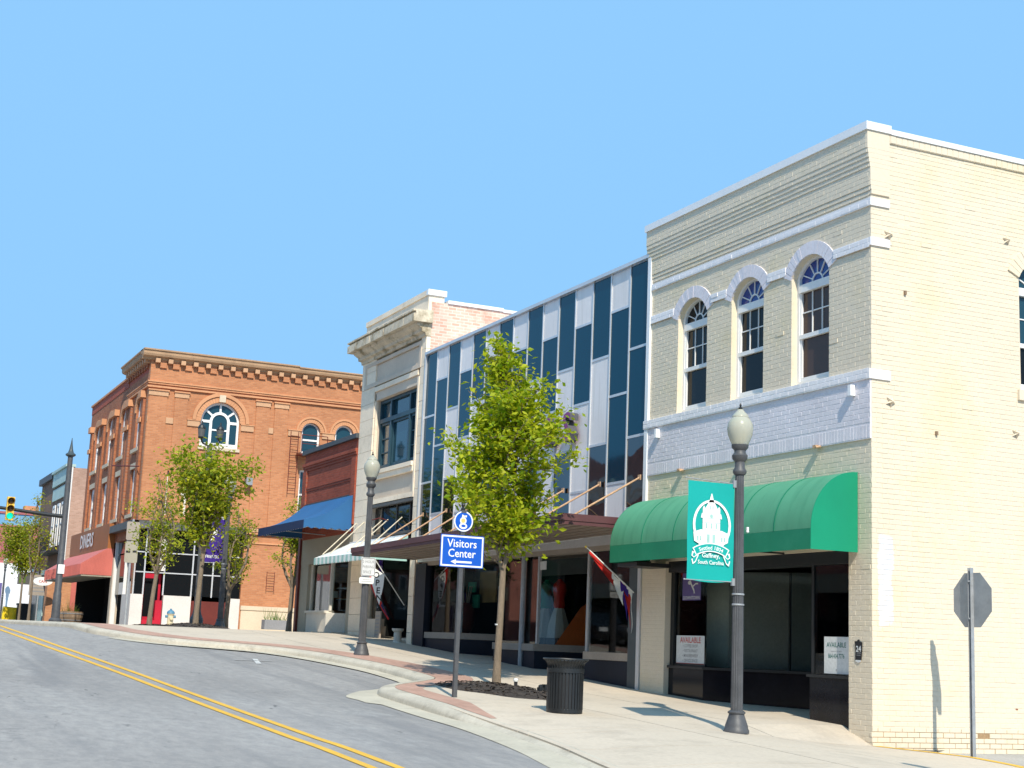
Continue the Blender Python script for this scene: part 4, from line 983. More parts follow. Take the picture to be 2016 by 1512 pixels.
# upper window: dark teal timber, three lights under three
mb = MB(FRONT); A, B = -39.57, -36.17
o = [(A,4.725),(B,4.725),(B,6.79),(A,6.79)]; i_ = [(A+.09,4.82),(B-.09,4.82),(B-.09,6.70),(A+.09,6.70)]
mb.ring(o, i_, -.30, -.16); mb.box(A+.09,B-.09,6.12,6.24,-.29,-.14)
for u in (-38.62, -37.12): mb.box(u-.06,u+.06,4.82,6.12,-.29,-.15); mb.box(u-.05,u+.05,6.24,6.70,-.29,-.15)
win = part(stone, 'window', mb, 'teal_frame')
for u0, u1 in ((A+.09,-38.68),(-38.56,-37.18),(-37.06,B-.09)):
    for v0, v1 in ((4.82,6.12),(6.24,6.70)):
        q = MB(FRONT); q.box(u0,u1,v0,v1,-.25,-.24); part(win, 'pane', q, 'blue_window')
    q = MB(FRONT); q.ring([(u0,4.82),(u1,4.82),(u1,6.12),(u0,6.12)], [(u0+.07,4.90),(u1-.07,4.90),(u1-.07,6.05),(u0+.07,6.05)], -.24, -.19)
    if u1-u0 < 1.2:
        for v in (5.25,5.65): q.box(u0+.07,u1-.07,v-.015,v+.015,-.24,-.20)
    part(win, 'sash', q, 'teal_frame')
# shop: transom glass, mint striped awning, recessed door
mb = MB(FRONT); mb.box(-39.55,-36.1,3.66,3.74,-.1,.02); mb.box(-39.55,-36.1,2.82,2.90,-.25,-.1)
for u in (-39.0,-37.8,-36.75): mb.box(u-.02,u+.02,2.90,3.66,-.22,-.17)
part(stone, 'transom_frame', mb, 'stone_dark')
for u0, u1 in ((-39.6,-39.02),(-38.98,-37.82),(-37.78,-36.77),(-36.73,-36.1)):
    q = MB(FRONT); q.box(u0,u1,2.9,3.66,-.21,-.2); part(stone, 'transom_pane', q, 'window_glass')
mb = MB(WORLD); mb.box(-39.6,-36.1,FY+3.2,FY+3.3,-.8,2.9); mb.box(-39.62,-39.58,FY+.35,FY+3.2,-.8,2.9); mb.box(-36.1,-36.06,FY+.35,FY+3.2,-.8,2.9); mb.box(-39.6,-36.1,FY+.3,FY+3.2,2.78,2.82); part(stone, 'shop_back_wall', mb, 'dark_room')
mb = MB(FRONT); mb.box(-39.6,-38.75,-.8,.55,-.34,-.12); mb.box(-38.75,-38.6,-.8,.35,-.34,-.14); part(stone, 'bulkhead', mb, 'stone_grey')
glass_run(stone, [(-39.6,FY+.2),(-38.75,FY+.2),(-38.3,FY+1.3)], .55, 2.8)
mb = MB(WORLD); mb.box(-38.3,-37.3,FY+1.3,FY+1.35,-.4,2.2); dd = part(stone, 'door', mb, 'stone_dark'); mb = MB(WORLD); mb.box(-38.2,-37.4,FY+1.28,FY+1.29,.3,1.9); part(dd, 'pane', mb, 'window_glass')
mb = MB(FRONT); mb.box(-37.95,-36.15,-.8,.05,-.7,-.55); part(stone, 'door_step', mb, 'stone_grey')
AP = 1.10
aw = part(stone, 'awning', MB(FRONT).box(-41.0,-36.3,2.70,2.76,.012,.06), 'white_metal')
nst = 26; w = 4.72/nst
for i in range(nst):
    a = -41.02+i*w; m = MB(FRONT)
    m.sweep([(.015,2.74),(.5,2.50),(AP,2.235),(AP,2.225),(.5,2.488),(.015,2.725)], a, a+w-.001); part(aw, 'awning_stripe', m, 'white_canvas' if i % 2 else 'white_canvas')
    m = MB(FRONT); zz = 2.03
    m.prism([(a,2.23),(a+w-.001,2.23),(a+w-.001,zz+.04),(a+w*.75,zz),(a+w*.25,zz),(a,zz+.04)], AP, AP+.01); part(aw, 'valance_scallop', m, 'white_canvas' if i % 2 else 'mint_canvas')
m = MB(FRONT); m.sweep([(.015,2.72),(AP,2.225),(AP,2.05),(.015,2.05)], -36.302, -36.292); part(aw, 'awning_end', m, 'mint_canvas')
for u in (-40.6,-39.9,-38.4,-37.9,-36.8):
    m = MB(FRONT); m.tube([(u,3.25 if u > -39.7 else 3.30,.02),(u-.03,2.33,.98)], .016, 6); part(aw, 'tie_rod', m, 'cream_rod')

# ------------------------------------------------------------------ 4. low brown brick shop with blue awning
B0, B1 = -46.28, -40.87
bk = thing('brick_shop', 'low one storey brown brick shop with a deep blue awning', 'building', (-43.6, FY, .0))
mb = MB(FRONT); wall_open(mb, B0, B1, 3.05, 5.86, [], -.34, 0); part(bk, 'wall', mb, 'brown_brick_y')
BS = side_fr(B0)
mb = MB(WORLD); mb.box(B0, B0+.34, FY+.34, 26, -1, 5.86); mb.box(B0+.34,B1,FY+.34,26,5.3,5.4); mb.box(B0+.34,B1,25.7,26,-1,5.3); part(bk, 'side_wall', mb, 'red_brick_x')
mb = MB(FRONT); mb.box(B0-.06, B1, 5.862, 6.0, -.4, .10); part(bk, 'coping', mb, 'slate_cap')
for k, (v0, v1, d) in enumerate([(5.30,5.38,.03),(5.38,5.46,.06),(5.46,5.56,.09),(4.70,4.77,.035),(4.63,4.70,.02)]):
    m = MB(FRONT); m.box(B0, B1-.01, v0, v1-.004, .0005, d); part(bk, 'corbel_course', m, 'brown_brick_y')
for a in (B0, B1-.42):
    m = MB(FRONT); m.box(a+.002, a+.40, 3.3, 5.30, .0005, .055); part(bk, 'pier', m, 'brown_brick_y')
# ground floor
mb = MB(FRONT); mb.box(B0,B0+.20,-.6,3.3,-.3,.05); part(bk, 'post', mb, 'oxblood')
mb = MB(FRONT); mb.box(B0+.20,-41.2,2.25,3.05,-.3,-.02); part(bk, 'fascia_board', mb, 'beige_board')
mb = MB(FRONT); mb.box(B0+.20,-45.25,-.6,2.25,-.3,-.03); part(bk, 'panel', mb, 'beige_board')
mb = MB(FRONT); mb.box(-45.25,-43.2,-.6,.72,-.3,-.05); mb.box(-45.3,-43.2,.72,.79,-.3,.0); part(bk, 'bulkhead', mb, 'white_board')
mb = MB(FRONT); mb.box(-41.2,B1-.002,-.6,3.05,-.3,-.01); part(bk, 'panel', mb, 'beige_board')
mb = MB(WORLD); mb.box(B0+.3,B1,FY+3,FY+3.1,-.6,2.3); mb.box(B0+.3,B1,FY+.3,FY+3,2.25,2.3); mb.box(B1-.04,B1,FY+.3,FY+3,-.6,2.25); part(bk, 'shop_back_wall', mb, 'dark_room')
glass_run(bk, [(-45.22,FY+.18),(-43.2,FY+.18),(-42.2,FY+.9),(-41.2,FY+.9)], .79, 2.2)
for bx in ((-43.24,-43.16,.79,2.25,-.25,-.13),(-45.25,-45.17,.79,2.25,-.25,-.13)): part(bk, 'window_frame', MB(FRONT).box(*bx), 'white_board')

part(bk, 'bulkhead', wprism([(-43.2,FY+.05),(-42.15,FY+.8),(-41.2,FY+.8),(-41.2,FY+1.1),(-43.2,FY+1.1)], -.6, .72), 'white_board')
part(bk, 'door_step', wprism([(-43.3,FY-.35),(-41.3,FY-.35),(-41.3,FY+.8),(-43.3,FY+.05)], -.5, .14), 'concrete')
for z in (1.2,1.55):
    m = MB(WORLD); m.box(-44.9,-43.6,FY+.9,FY+1.2,z-.03,z); part(bk, 'shop_shelf', m, 'beige_board')
m = MB(WORLD); m.box(-43.1,-42.4,FY+.95,FY+1.0,.85,1.5); solo('poster', 'yellowish posters propped in the brown brick shop window', 'poster', m, 'gold', (-42.8,FY+.95,.9))
m = MB(WORLD); m.box(-44.5,-44.15,FY+.5,FY+.7,1.22,1.42); solo('storage_box', 'small white box on the shelf of the brown brick shop', 'box', m, 'paper', (-44.3,FY+.6,1.22))
AP = 1.5
aw = part(bk, 'awning', MB(FRONT).box(B0+.05,-41.0,4.15,4.20,.012,.05), 'black_metal')
bp = [(.015,4.19)] + [(AP*t, 4.19-.86*t+.16*math.sin(math.pi*t)*-1) for t in (.15,.3,.45,.6,.75,.9,1.0)]
def shell2(prof, u0, u1, th=.01):
    mb = MB(FRONT); mb.sweep(prof+[(d-.002, v-th) for d, v in prof[::-1]], u0, u1); return mb
for a, b in ((-45.95,-44.3),(-44.3,-42.65),(-42.65,-40.98)): part(aw, 'awning_panel', shell2(bp, a+.002, b-.002), 'blue_canvas', smooth=True)
zf = bp[-1][1]
ns = 20; w = (45.95-40.98)/ns
for i in range(ns):
    a = -45.95+i*w; m = MB(FRONT); m.prism([(a,zf),(a+w-.002,zf),(a+w-.002,zf-.2)]+[(a+w/2+w/2*math.cos(t), zf-.2-.06*math.sin(t)) for t in (.5,1.2,1.57,2.0,2.6)]+[(a,zf-.2)], AP, AP+.008); part(aw, 'valance_scallop', m, 'navy_canvas')
for u, s in ((-40.98, 1), (-45.95, -1)):
    low = [(d, v) for d, v in ((AP,zf-.24),)] + [(AP-(AP-.05)*k/12, zf-.24+(.05 if k % 2 else 0)) for k in range(1, 13)]
    m = MB(FRONT); m.sweep(bp+low, u+.0*s, u+.008*s); part(aw, 'awning_end', m, 'blue_canvas')
m = MB(FRONT)
for v in (3.12,3.26): m.tube([(-45.9,v,1.40),(-41.05,v,1.40)], .014, 6)
for u in (-45.9,-43.5,-41.05): m.tube([(u,3.1,.03),(u,3.14,1.40)], .014, 6)
part(aw, 'awning_frame', m, 'galvanised')
M_['yellow_blind'] = glossglass('yellow_blind', (.62, .46, .14), .3)  # glossy pane with a yellow-tan base
M_['pale_window'] = glossglass('pale_window', (.30, .32, .36), .06, 1.6)
M_['opposite_brick_y'] = brickmat('opposite_brick_y', (.60, .24, .19), (.52, .19, .15), (.5, .3, .24), 0, .21, .073, .008, .15)
# ------------------------------------------------------------------ 5. three storey red brick building
RX, RY = -64.0, 11.66
RF, RS = Fr((0, RY, 0)), side_fr(RX)
RL = -79.9
red = thing('red_brick_building', 'three storey orange red brick corner building with arched windows and a bracketed cornice', 'building', (-71, 16, .1))
mb = MB(RS)
wall_open(mb, RY, 30, 4.62, 7.62, [(12.75,13.70,4.95,6.9,0),(14.05,15.15,4.95,6.9,0),(18.72,19.55,5.2,7.45,0),(20.4,21.2,5.2,7.45,0)], -.4, 0)
wall_open(mb, RY, 30, 7.62, 11.95, [(14.04,15.80,8.10,9.26,.88),(18.70,19.58,8.22,9.20,.44),(20.30,21.18,8.22,9.24,.44),(24.2,25.1,8.22,9.24,.44)], -.4, 0)
wall_open(mb, RY, 30, -.5, 4.62, [(RY+.001,16.40,-.5,4.30,0)], -.4, 0)
part(red, 'side_wall', mb, 'red_brick_x')
fw = [(-66.62,-65.10),(-70.45,-68.85),(-74.2,-72.6),(-78.1,-76.5)]
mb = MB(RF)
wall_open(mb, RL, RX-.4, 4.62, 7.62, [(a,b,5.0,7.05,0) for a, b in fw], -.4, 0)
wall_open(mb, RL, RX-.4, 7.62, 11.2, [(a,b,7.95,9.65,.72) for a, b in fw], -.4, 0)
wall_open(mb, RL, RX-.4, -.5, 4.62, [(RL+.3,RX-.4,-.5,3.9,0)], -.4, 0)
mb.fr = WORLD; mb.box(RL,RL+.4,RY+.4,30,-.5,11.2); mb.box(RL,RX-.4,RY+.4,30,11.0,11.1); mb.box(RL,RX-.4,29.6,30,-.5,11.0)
part(red, 'wall', mb, 'red_brick_y_shaded')
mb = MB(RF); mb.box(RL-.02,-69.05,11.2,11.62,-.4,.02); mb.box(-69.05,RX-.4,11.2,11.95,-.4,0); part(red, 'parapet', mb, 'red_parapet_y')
mb = MB(RF); mb.box(RL-.06,-69.06,11.62,11.72,-.45,.08); part(red, 'coping', mb, 'terracotta')
def win_generic(bld, fr, a, b, lo, sp, rise, d, m='window_glass', frame='white_frame', t=.09, split=True, low_m=None):
    mb = MB(fr); top = arc_top(a, b, sp, rise) if rise else [(b,sp),(a,sp)]; tin = arc_top(a+t, b-t, sp, rise-t*.8) if rise else [(b-t,sp-t),(a+t,sp-t)]
    mb.ring([(a,lo),(b,lo)]+top, [(a+t,lo+t),(b-t,lo+t)]+tin, d-.06, d)
    mid = lo+(sp+rise*.6-lo)*.5
    if split: mb.box(a+t, b-t, mid-.04, mid+.04, d-.06, d+.005)
    w = part(bld, 'window', mb, frame)
    q = MB(fr); q.prism([(a+t,lo+t),(b-t,lo+t)]+tin, d-.045, d-.035); part(w, 'pane', q, m); return w
# big round headed window with a smaller arch inside
a, b, lo, sp, ri = 14.04, 15.80, 8.10, 9.26, .88; c = (a+b)/2; d = -.14
mb = MB(RS); mb.ring(outline(a,b,lo,sp,ri,18), outline(a+.10,b-.10,lo+.10,sp,ri-.10,18), d-.06, d)
mb.ring(outline(c-.46,c+.46,lo+.10,sp+.0,.46,18), outline(c-.34,c+.34,lo+.20,sp,.34,18), d-.06, d+.02)
for s in (-1, 1):
    mb.box(c+s*.62-.16, c+s*.62+.16, sp-.06, sp+.06, d-.06, d+.004); mb.box(c+s*.62-.16, c+s*.62+.16, lo+.10, lo+.20, d-.06, d+.004)
for ang in (38, 90, 142): bar(mb, (c+.45*math.cos(R(ang)), sp+.45*math.sin(R(ang))), (c+.80*math.cos(R(ang)), sp+.80*math.sin(R(ang))), .09, d-.055, d+.006)
mb.box(c-.34,c+.34,8.86,8.93,d-.06,d+.01)
w = part(red, 'window', mb, 'white_frame')
q = MB(RS); q.prism(outline(a+.08,b-.08,lo+.08,sp,ri-.08,18), d-.045, d-.035); part(w, 'pane', q, 'blue_window')
win_generic(red, RS, 18.70,19.58,8.22,9.20,.44,-.14,'blue_window'); win_generic(red, RS, 20.30,21.18,8.22,9.24,.44,-.14,'blue_window'); win_generic(red, RS, 24.2,25.1,8.22,9.24,.44,-.14,'blue_window')
win_generic(red, RS, 12.75,13.70,4.95,6.9,0,-.2,'yellow_blind'); win_generic(red, RS, 14.05,15.15,4.95,6.9,0,-.2,'blue_window'); win_generic(red, RS, 18.72,19.55,5.2,7.45,0,-.15,'blue_window'); win_generic(red, RS, 20.4,21.2,5.2,7.45,0,-.15,'blue_window')
for (a, b) in fw:
    win_generic(red, RF, a, b, 7.95, 9.65, .72, -.10, 'pale_window', t=.26); win_generic(red, RF, a, b, 5.0, 7.05, 0, -.10, 'pale_window', t=.26)
    m = MB(RF); voussoirs(m, a, b, 9.65, .72, .26, -.02, .06, 15); part(red, 'window_arch', m, 'terracotta')
    m = MB(RF); m.box(a-.1,b+.1,7.78,7.948,-.1,.12); part(red, 'sill', m, 'base_stone'); m = MB(RF); m.box(a-.1,b+.1,4.84,4.998,-.1,.12); part(red, 'sill', m, 'base_stone')
    m = MB(RF); m.box(a-.12,b+.12,7.052,7.30,-.1,.05); part(red, 'lintel', m, 'base_stone')
m = MB(RS); m.box(13.98,15.86,7.96,8.098,-.1,.08); part(red, 'sill', m, 'base_stone')
for a, b in ((18.65,19.63),(20.25,21.23)):
    m = MB(RS); m.box(a,b,8.12,8.218,-.1,.08); part(red, 'sill', m, 'base_stone')
m = MB(RS); voussoirs(m, 14.04, 15.80, 9.26, .88, .24, -.02, .05, 25); part(red, 'window_arch', m, 'terracotta')
m = MB(RS); n = 24
m.ring([(c+1.28*math.cos(math.pi*k/n), 9.26+1.28*math.sin(math.pi*k/n)) for k in range(n+1)], [(c+1.13*math.cos(math.pi*k/n), 9.26+1.13*math.sin(math.pi*k/n)) for k in range(n+1)], .001, .11, closed=False); part(red, 'hood_mould', m, 'terracotta')
m = MB(RS); m.box(14.78,15.06,10.14,10.46,.001,.14); part(red, 'keystone', m, 'base_stone')
for a, b, z in ((18.70,19.58,9.20),(20.30,21.18,9.24)):
    m = MB(RS); voussoirs(m, a, b, z, .44, .18, -.02, .04, 17); part(red, 'window_arch', m, 'terracotta')
    cc = (a+b)/2; m = MB(RS); m.ring([(cc+.72*math.cos(math.pi*k/n), z+.72*math.sin(math.pi*k/n)) for k in range(n+1)], [(cc+.63*math.cos(math.pi*k/n), z+.63*math.sin(math.pi*k/n)) for k in range(n+1)], .001, .08, closed=False); part(red, 'hood_mould', m, 'terracotta')
for a, b in ((13.44,13.99),(15.86,16.44),(18.05,18.62),(19.66,20.24),(21.26,21.8)):
    part(red, 'impost', MB(RS).box(a,b,8.95,9.20,.001,.06), 'terracotta_pale'); part(red, 'impost_slab', MB(RS).box(a-.02,b+.02,9.201,9.255,.001,.09), 'terracotta')
# pilaster strips, their caps and mid blocks
for a, b in ((RY+.02,12.48),(12.82,13.40),(16.50,17.12),(17.36,17.98)):
    m = MB(RS); m.box(a,b,4.66,10.15,.0005,.055); part(red, 'pilaster', m, 'red_brick_x')
    part(red, 'pilaster_cap', MB(RS).box(a-.03,b+.03,10.152,10.36,.0005,.09), 'terracotta_pale'); part(red, 'cap_slab', MB(RS).box(a-.06,b+.06,10.361,10.42,.0005,.14), 'terracotta')
for a, b in ((RY+.0,11.9),(12.49,12.81),(17.13,17.35)):
    m = MB(RS); m.box(a,b,8.96,9.22,.0005,.045); part(red, 'block', m, 'terracotta_pale')
for a in (-64.9,-67.9,-68.6,-71.5,-72.2,-75.2,-75.9,-78.8):
    m = MB(RF); m.box(a-.28,a+.28,4.66,10.1,.0005,.10); part(red, 'pilaster', m, 'red_brick_y_shaded'); part(red, 'block', MB(RF).box(a-.34,a+.34,9.0,9.22,.141,.20), 'terracotta'); part(red, 'pilaster_cap', MB(RF).box(a-.34,a+.34,10.1,10.4,.0005,.24), 'terracotta')
for v0, v1, dd in ((10.50,10.58,.10),(10.66,10.74,.06),(10.74,10.80,.10)):
    m = MB(RS); m.box(RY-.001,30,v0,v1,.0005,dd); part(red, 'string_course', m, 'terracotta'); m = MB(RF); m.box(-69.04,RX+dd,v0+.001,v1-.001,.0005,dd); part(red, 'string_course', m, 'terracotta')
# cornice with its corbel table and brackets
def cornice(fr, u0, u1, mk):
    m = MB(fr); m.sweep([(.0005,11.72),(.10,11.72),(.14,11.80),(.32,11.86),(.36,11.95),(.36,12.06),(.42,12.10),(.42,12.16),(-.4,12.16),(-.4,11.96),(.0005,11.96)], u0, u1); part(red, 'cornice', m, mk)
cornice(RS, RY-.42, 18.3, 'red_cornice'); 
m = MB(RS); m.sweep([(.0005,11.72),(.10,11.72),(.14,11.80),(.32,11.86),(.36,11.95),(.36,12.02),(.42,12.06),(.42,12.11),(-.4,12.11),(-.4,11.96),(.0005,11.96)], 18.3, 30.4); part(red, 'cornice', m, 'red_cornice')
m = MB(RF); m.sweep([(.0005,11.72),(.10,11.72),(.14,11.80),(.32,11.86),(.36,11.95),(.36,12.06),(.42,12.10),(.42,12.16),(-.4,12.16),(-.4,11.96),(.0005,11.96)], -69.4, RX); part(red, 'cornice', m, 'red_cornice')
k = 0; u = RY+.25
while u < 29.6:
    m = MB(RS); m.box(u-.10,u+.10,11.60,11.795,.0005,.24); part(red, 'bracket', m, 'terracotta_pale')
    m = MB(RS); m.box(u+.13,u+.42,11.40,11.72,.0005,.085); part(red, 'corbel', m, 'red_brick_x'); u += .56
u = RX-.3
while u > -69.2:
    m = MB(RF); m.box(u-.10,u+.10,11.60,11.795,.0005,.24); part(red, 'bracket', m, 'terracotta_pale')
    m = MB(RF); m.box(u-.42,u-.13,11.40,11.72,.0005,.085); part(red, 'corbel', m, 'red_brick_y_shaded'); u -= .56
# lower belt and base courses on the side
for v0, v1, dd, mm in ((4.30,4.36,.05,'red_cornice_under'),(4.362,4.46,.12,'terracotta'),(4.462,4.62,.16,'terracotta_pale'),(3.95,4.02,.05,'terracotta')):
    m = MB(RS); m.box(16.42 if v0 < 4.2 or v0 > 4.3 else 16.42, 30, v0, v1, .0005, dd); part(red, 'belt_course', m, mm)
m = MB(RS); m.box(RY-.2,16.40,4.30,4.62,.0005,.30); part(red, 'shop_cornice', m, 'stone_dark'); m = MB(RF); m.box(-69.3,RX+.3,4.30,4.62,.0005,.30); part(red, 'shop_cornice', m, 'stone_dark')
for i in range(9):
    a = 16.45+i*1.5; m = MB(RS); m.box(a+.004,a+1.496,-.3,1.02,.0005,.06); part(red, 'base_stone', m, 'base_stone')
m = MB(RS); m.box(16.43,30,1.02,1.20,.0005,.10); part(red, 'water_table', m, 'base_stone')
# glazed corner shop with white stall walls
m = MB(WORLD); m.box(-69.3,RX-2.2,RY+2.4,RY+2.5,-.3,4.3); m.box(-69.3,RX-.2,16.2,16.3,-.3,4.3); m.box(-69.3,RX-.2,RY+.3,16.3,4.22,4.28); part(red, 'shop_back_wall', m, 'dark_room')
for a, b in ((RY-.05,12.14),(13.02,14.22),(15.82,16.38)):
    m = MB(RS); m.box(a,b,-.2,1.48,-.25,.03); part(red, 'stall_wall', m, 'white_wall')
m = MB(RF); m.box(-66.2,RX-.251,-.2,1.48,-.25,.03); part(red, 'stall_wall', m, 'white_wall')
m = MB(RS); m.box(14.24,15.80,-.2,1.30,-.25,-.02); part(red, 'stall_wall', m, 'oxblood')
for (a, b) in ((RY+.1,12.1),(13.02,14.2),(14.25,15.1),(15.15,16.38)):
    for z0, z1 in ((1.50,2.42),(2.46,3.28),(3.32,4.28)):
        q = MB(RS); q.box(a,b,z0,z1,-.14,-.13); part(red, 'shop_pane', q, 'window_glass')
m = MB(RS)
for z in (2.44,3.30): m.box(RY+.1,16.38,z-.025,z+.025,-.15,-.09)
for u in (RY+.05,12.14,13.0,14.22,15.12): m.box(u-.03,u+.03,1.48,4.28,-.15,-.088)
part(red, 'shop_frame', m, 'aluminium')
m = MB(RS); m.box(12.66,13.0,2.52,3.30,-.085,-.05); m.box(12.75,13.0,3.31,3.9,-.085,-.05); part(red, 'panel', m, 'white_wall')
m = MB(RS); m.box(12.17,12.98,-.1,2.40,-.60,-.55); dr = part(red, 'door', m, 'red_door'); q = MB(RS); q.box(12.28,12.87,.55,2.2,-.55,-.54); part(dr, 'pane', q, 'window_glass')
m = MB(RS); m.box(12.17,12.98,-.1,.40,-.30,.02); part(red, 'door_panel', m, 'red_door'); m = MB(RS); m.box(12.70,12.98,.40,1.25,-.3,.0); part(red, 'door_panel', m, 'red_door')
for z0, z1 in ((1.50,3.28),(3.34,4.28)):
    for a, b in ((-66.2,RX-.2),(-68.9,-66.3)):
        q = MB(RF); q.box(a,b,z0,z1,-.14,-.13); part(red, 'shop_pane', q, 'blue_window' if z0 > 3 else 'window_glass')
m = MB(RF); m.box(-66.28,-66.2,-.1,4.28,-.2,.0); m.box(-68.98,-68.9,-.1,4.28,-.2,.0); part(red, 'shop_frame', m, 'white_frame')
m = MB(RF); m.box(-69.5,-68.98,-.3,3.2,-.3,.03); part(red, 'pier', m, 'stone_grey')
m = MB(RF); m.box(-81.3,-69.35,3.62,4.78,.0005,.30); part(red, 'sign_board', m, 'orange_board')
part(red, 'sign_letter', text_mb(RF, 'DINERS', -75.6, 3.93, .95, .34, xs=1.3, bold=.02), 'white_frame')
# red roofed porch over the pavement
AX0, AX1, AP = -81.6, -69.3, 1.45
m = MB(RF); prof = [(.0005,3.62),(.30,3.62),(AP,2.86),(AP,2.36),(AP-.04,2.36),(AP-.04,2.78),(.30,3.5),(.0005,3.5)]; m.sweep(prof, AX0, AX1); po = part(red, 'porch_roof', m, 'red_roofing')
for i in range(40):
    u = AX0+.15+i*(AX1-AX0-.3)/39; m = MB(RF); m.box(u-.025,u+.025,2.362,2.85,AP+.0005,AP+.02); part(po, 'rib', m, 'red_roofing')
for i in range(17):
    v0 = .33+i*.066; m = MB(RF); hi = 3.60-(v0-.3)*.66
    m.box(AX1+.0005,AX1+.02,2.37,hi,v0,v0+.05); part(po, 'rib', m, 'red_roofing')
m = MB(RF); m.sweep([(.3,3.5),(AP-.04,2.78),(AP-.04,2.37),(.0005,2.37),(.0005,3.5)], AX1-.02, AX1-.001); part(po, 'gable', m, 'red_roofing')
m = MB(RF); m.box(AX0,AX1,2.30,2.358,.01,AP-.05); part(po, 'soffit', m, 'beige_board')
m = MB(WORLD); m.box(-80.0,-69.5,RY+1.4,RY+1.5,-.3,3.9); m.box(-79.6,-79.45,RY-.05,RY+1.4,-.3,3.9); m.box(-79.45,-69.5,RY+.05,RY+1.4,3.8,3.9); part(red, 'shop_back_wall', m, 'dark_room')  # includes an added near-black liner that paints the porch interior dark
m = MB(WORLD); m.box(-87.2,-86.27,11.0,12.3,-.3,2.45); part(red, 'pier', m, 'orange_brick_x')
# fire ladder on the wall, box lamp, air unit
m = MB(RS)
for u in (18.16,18.52): m.tube([(u,6.3,.14),(u,9.15,.14)], .018, 6)
lad = part(red, 'ladder', m, 'oxblood')
for i in range(11): m = MB(RS); m.tube([(18.16,6.45+.25*i,.14),(18.52,6.45+.25*i,.14)], .012, 5); part(lad, 'rung', m, 'oxblood')
m = MB(RS)
for u in (18.5,19.7): m.tube([(u,8.15,.05),(u,8.15,.8),(u,8.95,.8)], .02, 5)
m.tube([(18.5,8.95,.8),(19.7,8.95,.8)], .02, 5); m.tube([(18.5,8.55,.8),(19.7,8.55,.8)], .015, 5); m.box(18.45,19.75,8.04,8.10,.06,.82); part(red, 'fire_balcony', m, 'oxblood')
m = MB(RS)
for u in (17.5,17.85): m.tube([(u,1.9,.12),(u,2.75,.12)], .015, 5)
lad = part(red, 'ladder', m, 'oxblood')
for i in range(4): m = MB(RS); m.tube([(17.5,2.0+.23*i,.12),(17.85,2.0+.23*i,.12)], .011, 5); part(lad, 'rung', m, 'oxblood')
m = MB(RS); m.box(16.20,16.48,6.52,6.85,.02,.4); part(red, 'air_unit', m, 'sign_back')
m = MB(RF); m.tube([(-64.3,7.0,.1),(-66.4,7.15,.9)], .03, 6); part(red, 'wall_bracket', m, 'oxblood')

# ------------------------------------------------------------------ 6. buildings farther along the street
fb = thing('far_building', 'far two storey shop building with pale mint trim seen past the traffic signal pole', 'building', (-92, 12, .1))
FS = side_fr(-86.3)
m = MB(WORLD); m.box(-98.5,-86.7,RY,RY+.4,-.2,9.0); m.box(-98.5,-86.7,RY+.4,26,8.6,8.7); m.box(-98.5,-98.1,RY+.4,26,-.2,8.8); part(fb, 'wall', m, 'dull_brick_y')
m = MB(FS); m.box(RY,26,-.2,9.0,-.4,0); part(fb, 'side_wall', m, 'pale_brick_x'); m = MB(FS); m.box(RY+.01,26,-.2,3.6,.0005,.012); part(fb, 'painted_panel', m, 'red_roofing')
m = MB(FS); m.box(RY-.02,RY+.16,2.2,9.02,-.3,.03); part(fb, 'corner_trim', m, 'white_frame')
m = MB(RF); m.box(-92.4,-86.35,8.25,9.05,.0005,.14); m.box(-92.4,-86.35,9.05,9.2,-.3,.25); m.box(-92.4,-86.35,7.4,8.1,.0005,.08); part(fb, 'parapet', m, 'mint_trim')
m = MB(RF); m.box(-98.6,-92.42,8.85,9.25,-.3,.22); part(fb, 'coping', m, 'slate_cap')
for a in (-91.6,-89.7,-87.9):
    win_generic(fb, RF, a, a+1.0, 4.6, 7.1, 0, .10, 'window_glass', t=.16)
m = MB(RF); m.box(-92.2,-86.4,4.1,4.2,.01,.9); bal = part(fb, 'balcony', m, 'black_metal')
for i in range(13):
    m = MB(RF); u = -92.1+i*.47; m.tube([(u,4.2,.85),(u,5.0,.85)], .03, 5); part(bal, 'baluster', m, 'black_metal')
m = MB(RF); m.tube([(-92.2,5.0,.85),(-86.4,5.0,.85)], .04, 5); part(bal, 'handrail', m, 'black_metal')
for a, mm in ((-97.8,'teal_pilaster'),(-94.6,'mint_trim'),(-91.5,'teal_pilaster'),(-88.6,'stone_dark')):
    m = MB(RF); m.box(a,a+2.2,.1,3.3,.0005,.06); part(fb, 'shopfront', m, mm)
wb = thing('white_building', 'white walled building with a rose red upper storey closing the end of the street', 'building', (-130, 6, .1))
ES = side_fr(-128)
m = MB(ES); m.box(-20,14.95,-.3,4.95,-6,0); part(wb, 'wall', m, 'white_siding')
m = MB(ES); m.box(-20,15.3,4.952,8.0,-6,-.4); part(wb, 'upper_storey', m, 'rose_siding')
m = MB(ES); m.box(-20,15.4,8.0,8.14,-6.1,-.3); part(wb, 'coping', m, 'rose_siding')
m = MB(ES); m.box(12.0,12.7,1.0,3.3,.0005,.05); part(wb, 'window', m, 'purple_paper')
bb = thing('blue_shed', 'blue metal clad roof showing above the rose red upper storey', 'building', (-150, 12, .1))
m = MB(side_fr(-146)); m.box(-20,20,-.3,10.3,-8,0); part(bb, 'wall', m, 'blue_sheet'); m = MB(side_fr(-146)); m.box(-20,20.1,10.3,10.5,-8.1,.1); part(bb, 'coping', m, 'rose_siding')
m = MB(side_fr(-146)); m.box(16.0,17.3,10.5,11.3,-3,-1.5); part(bb, 'chimney', m, 'orange_brick_x')
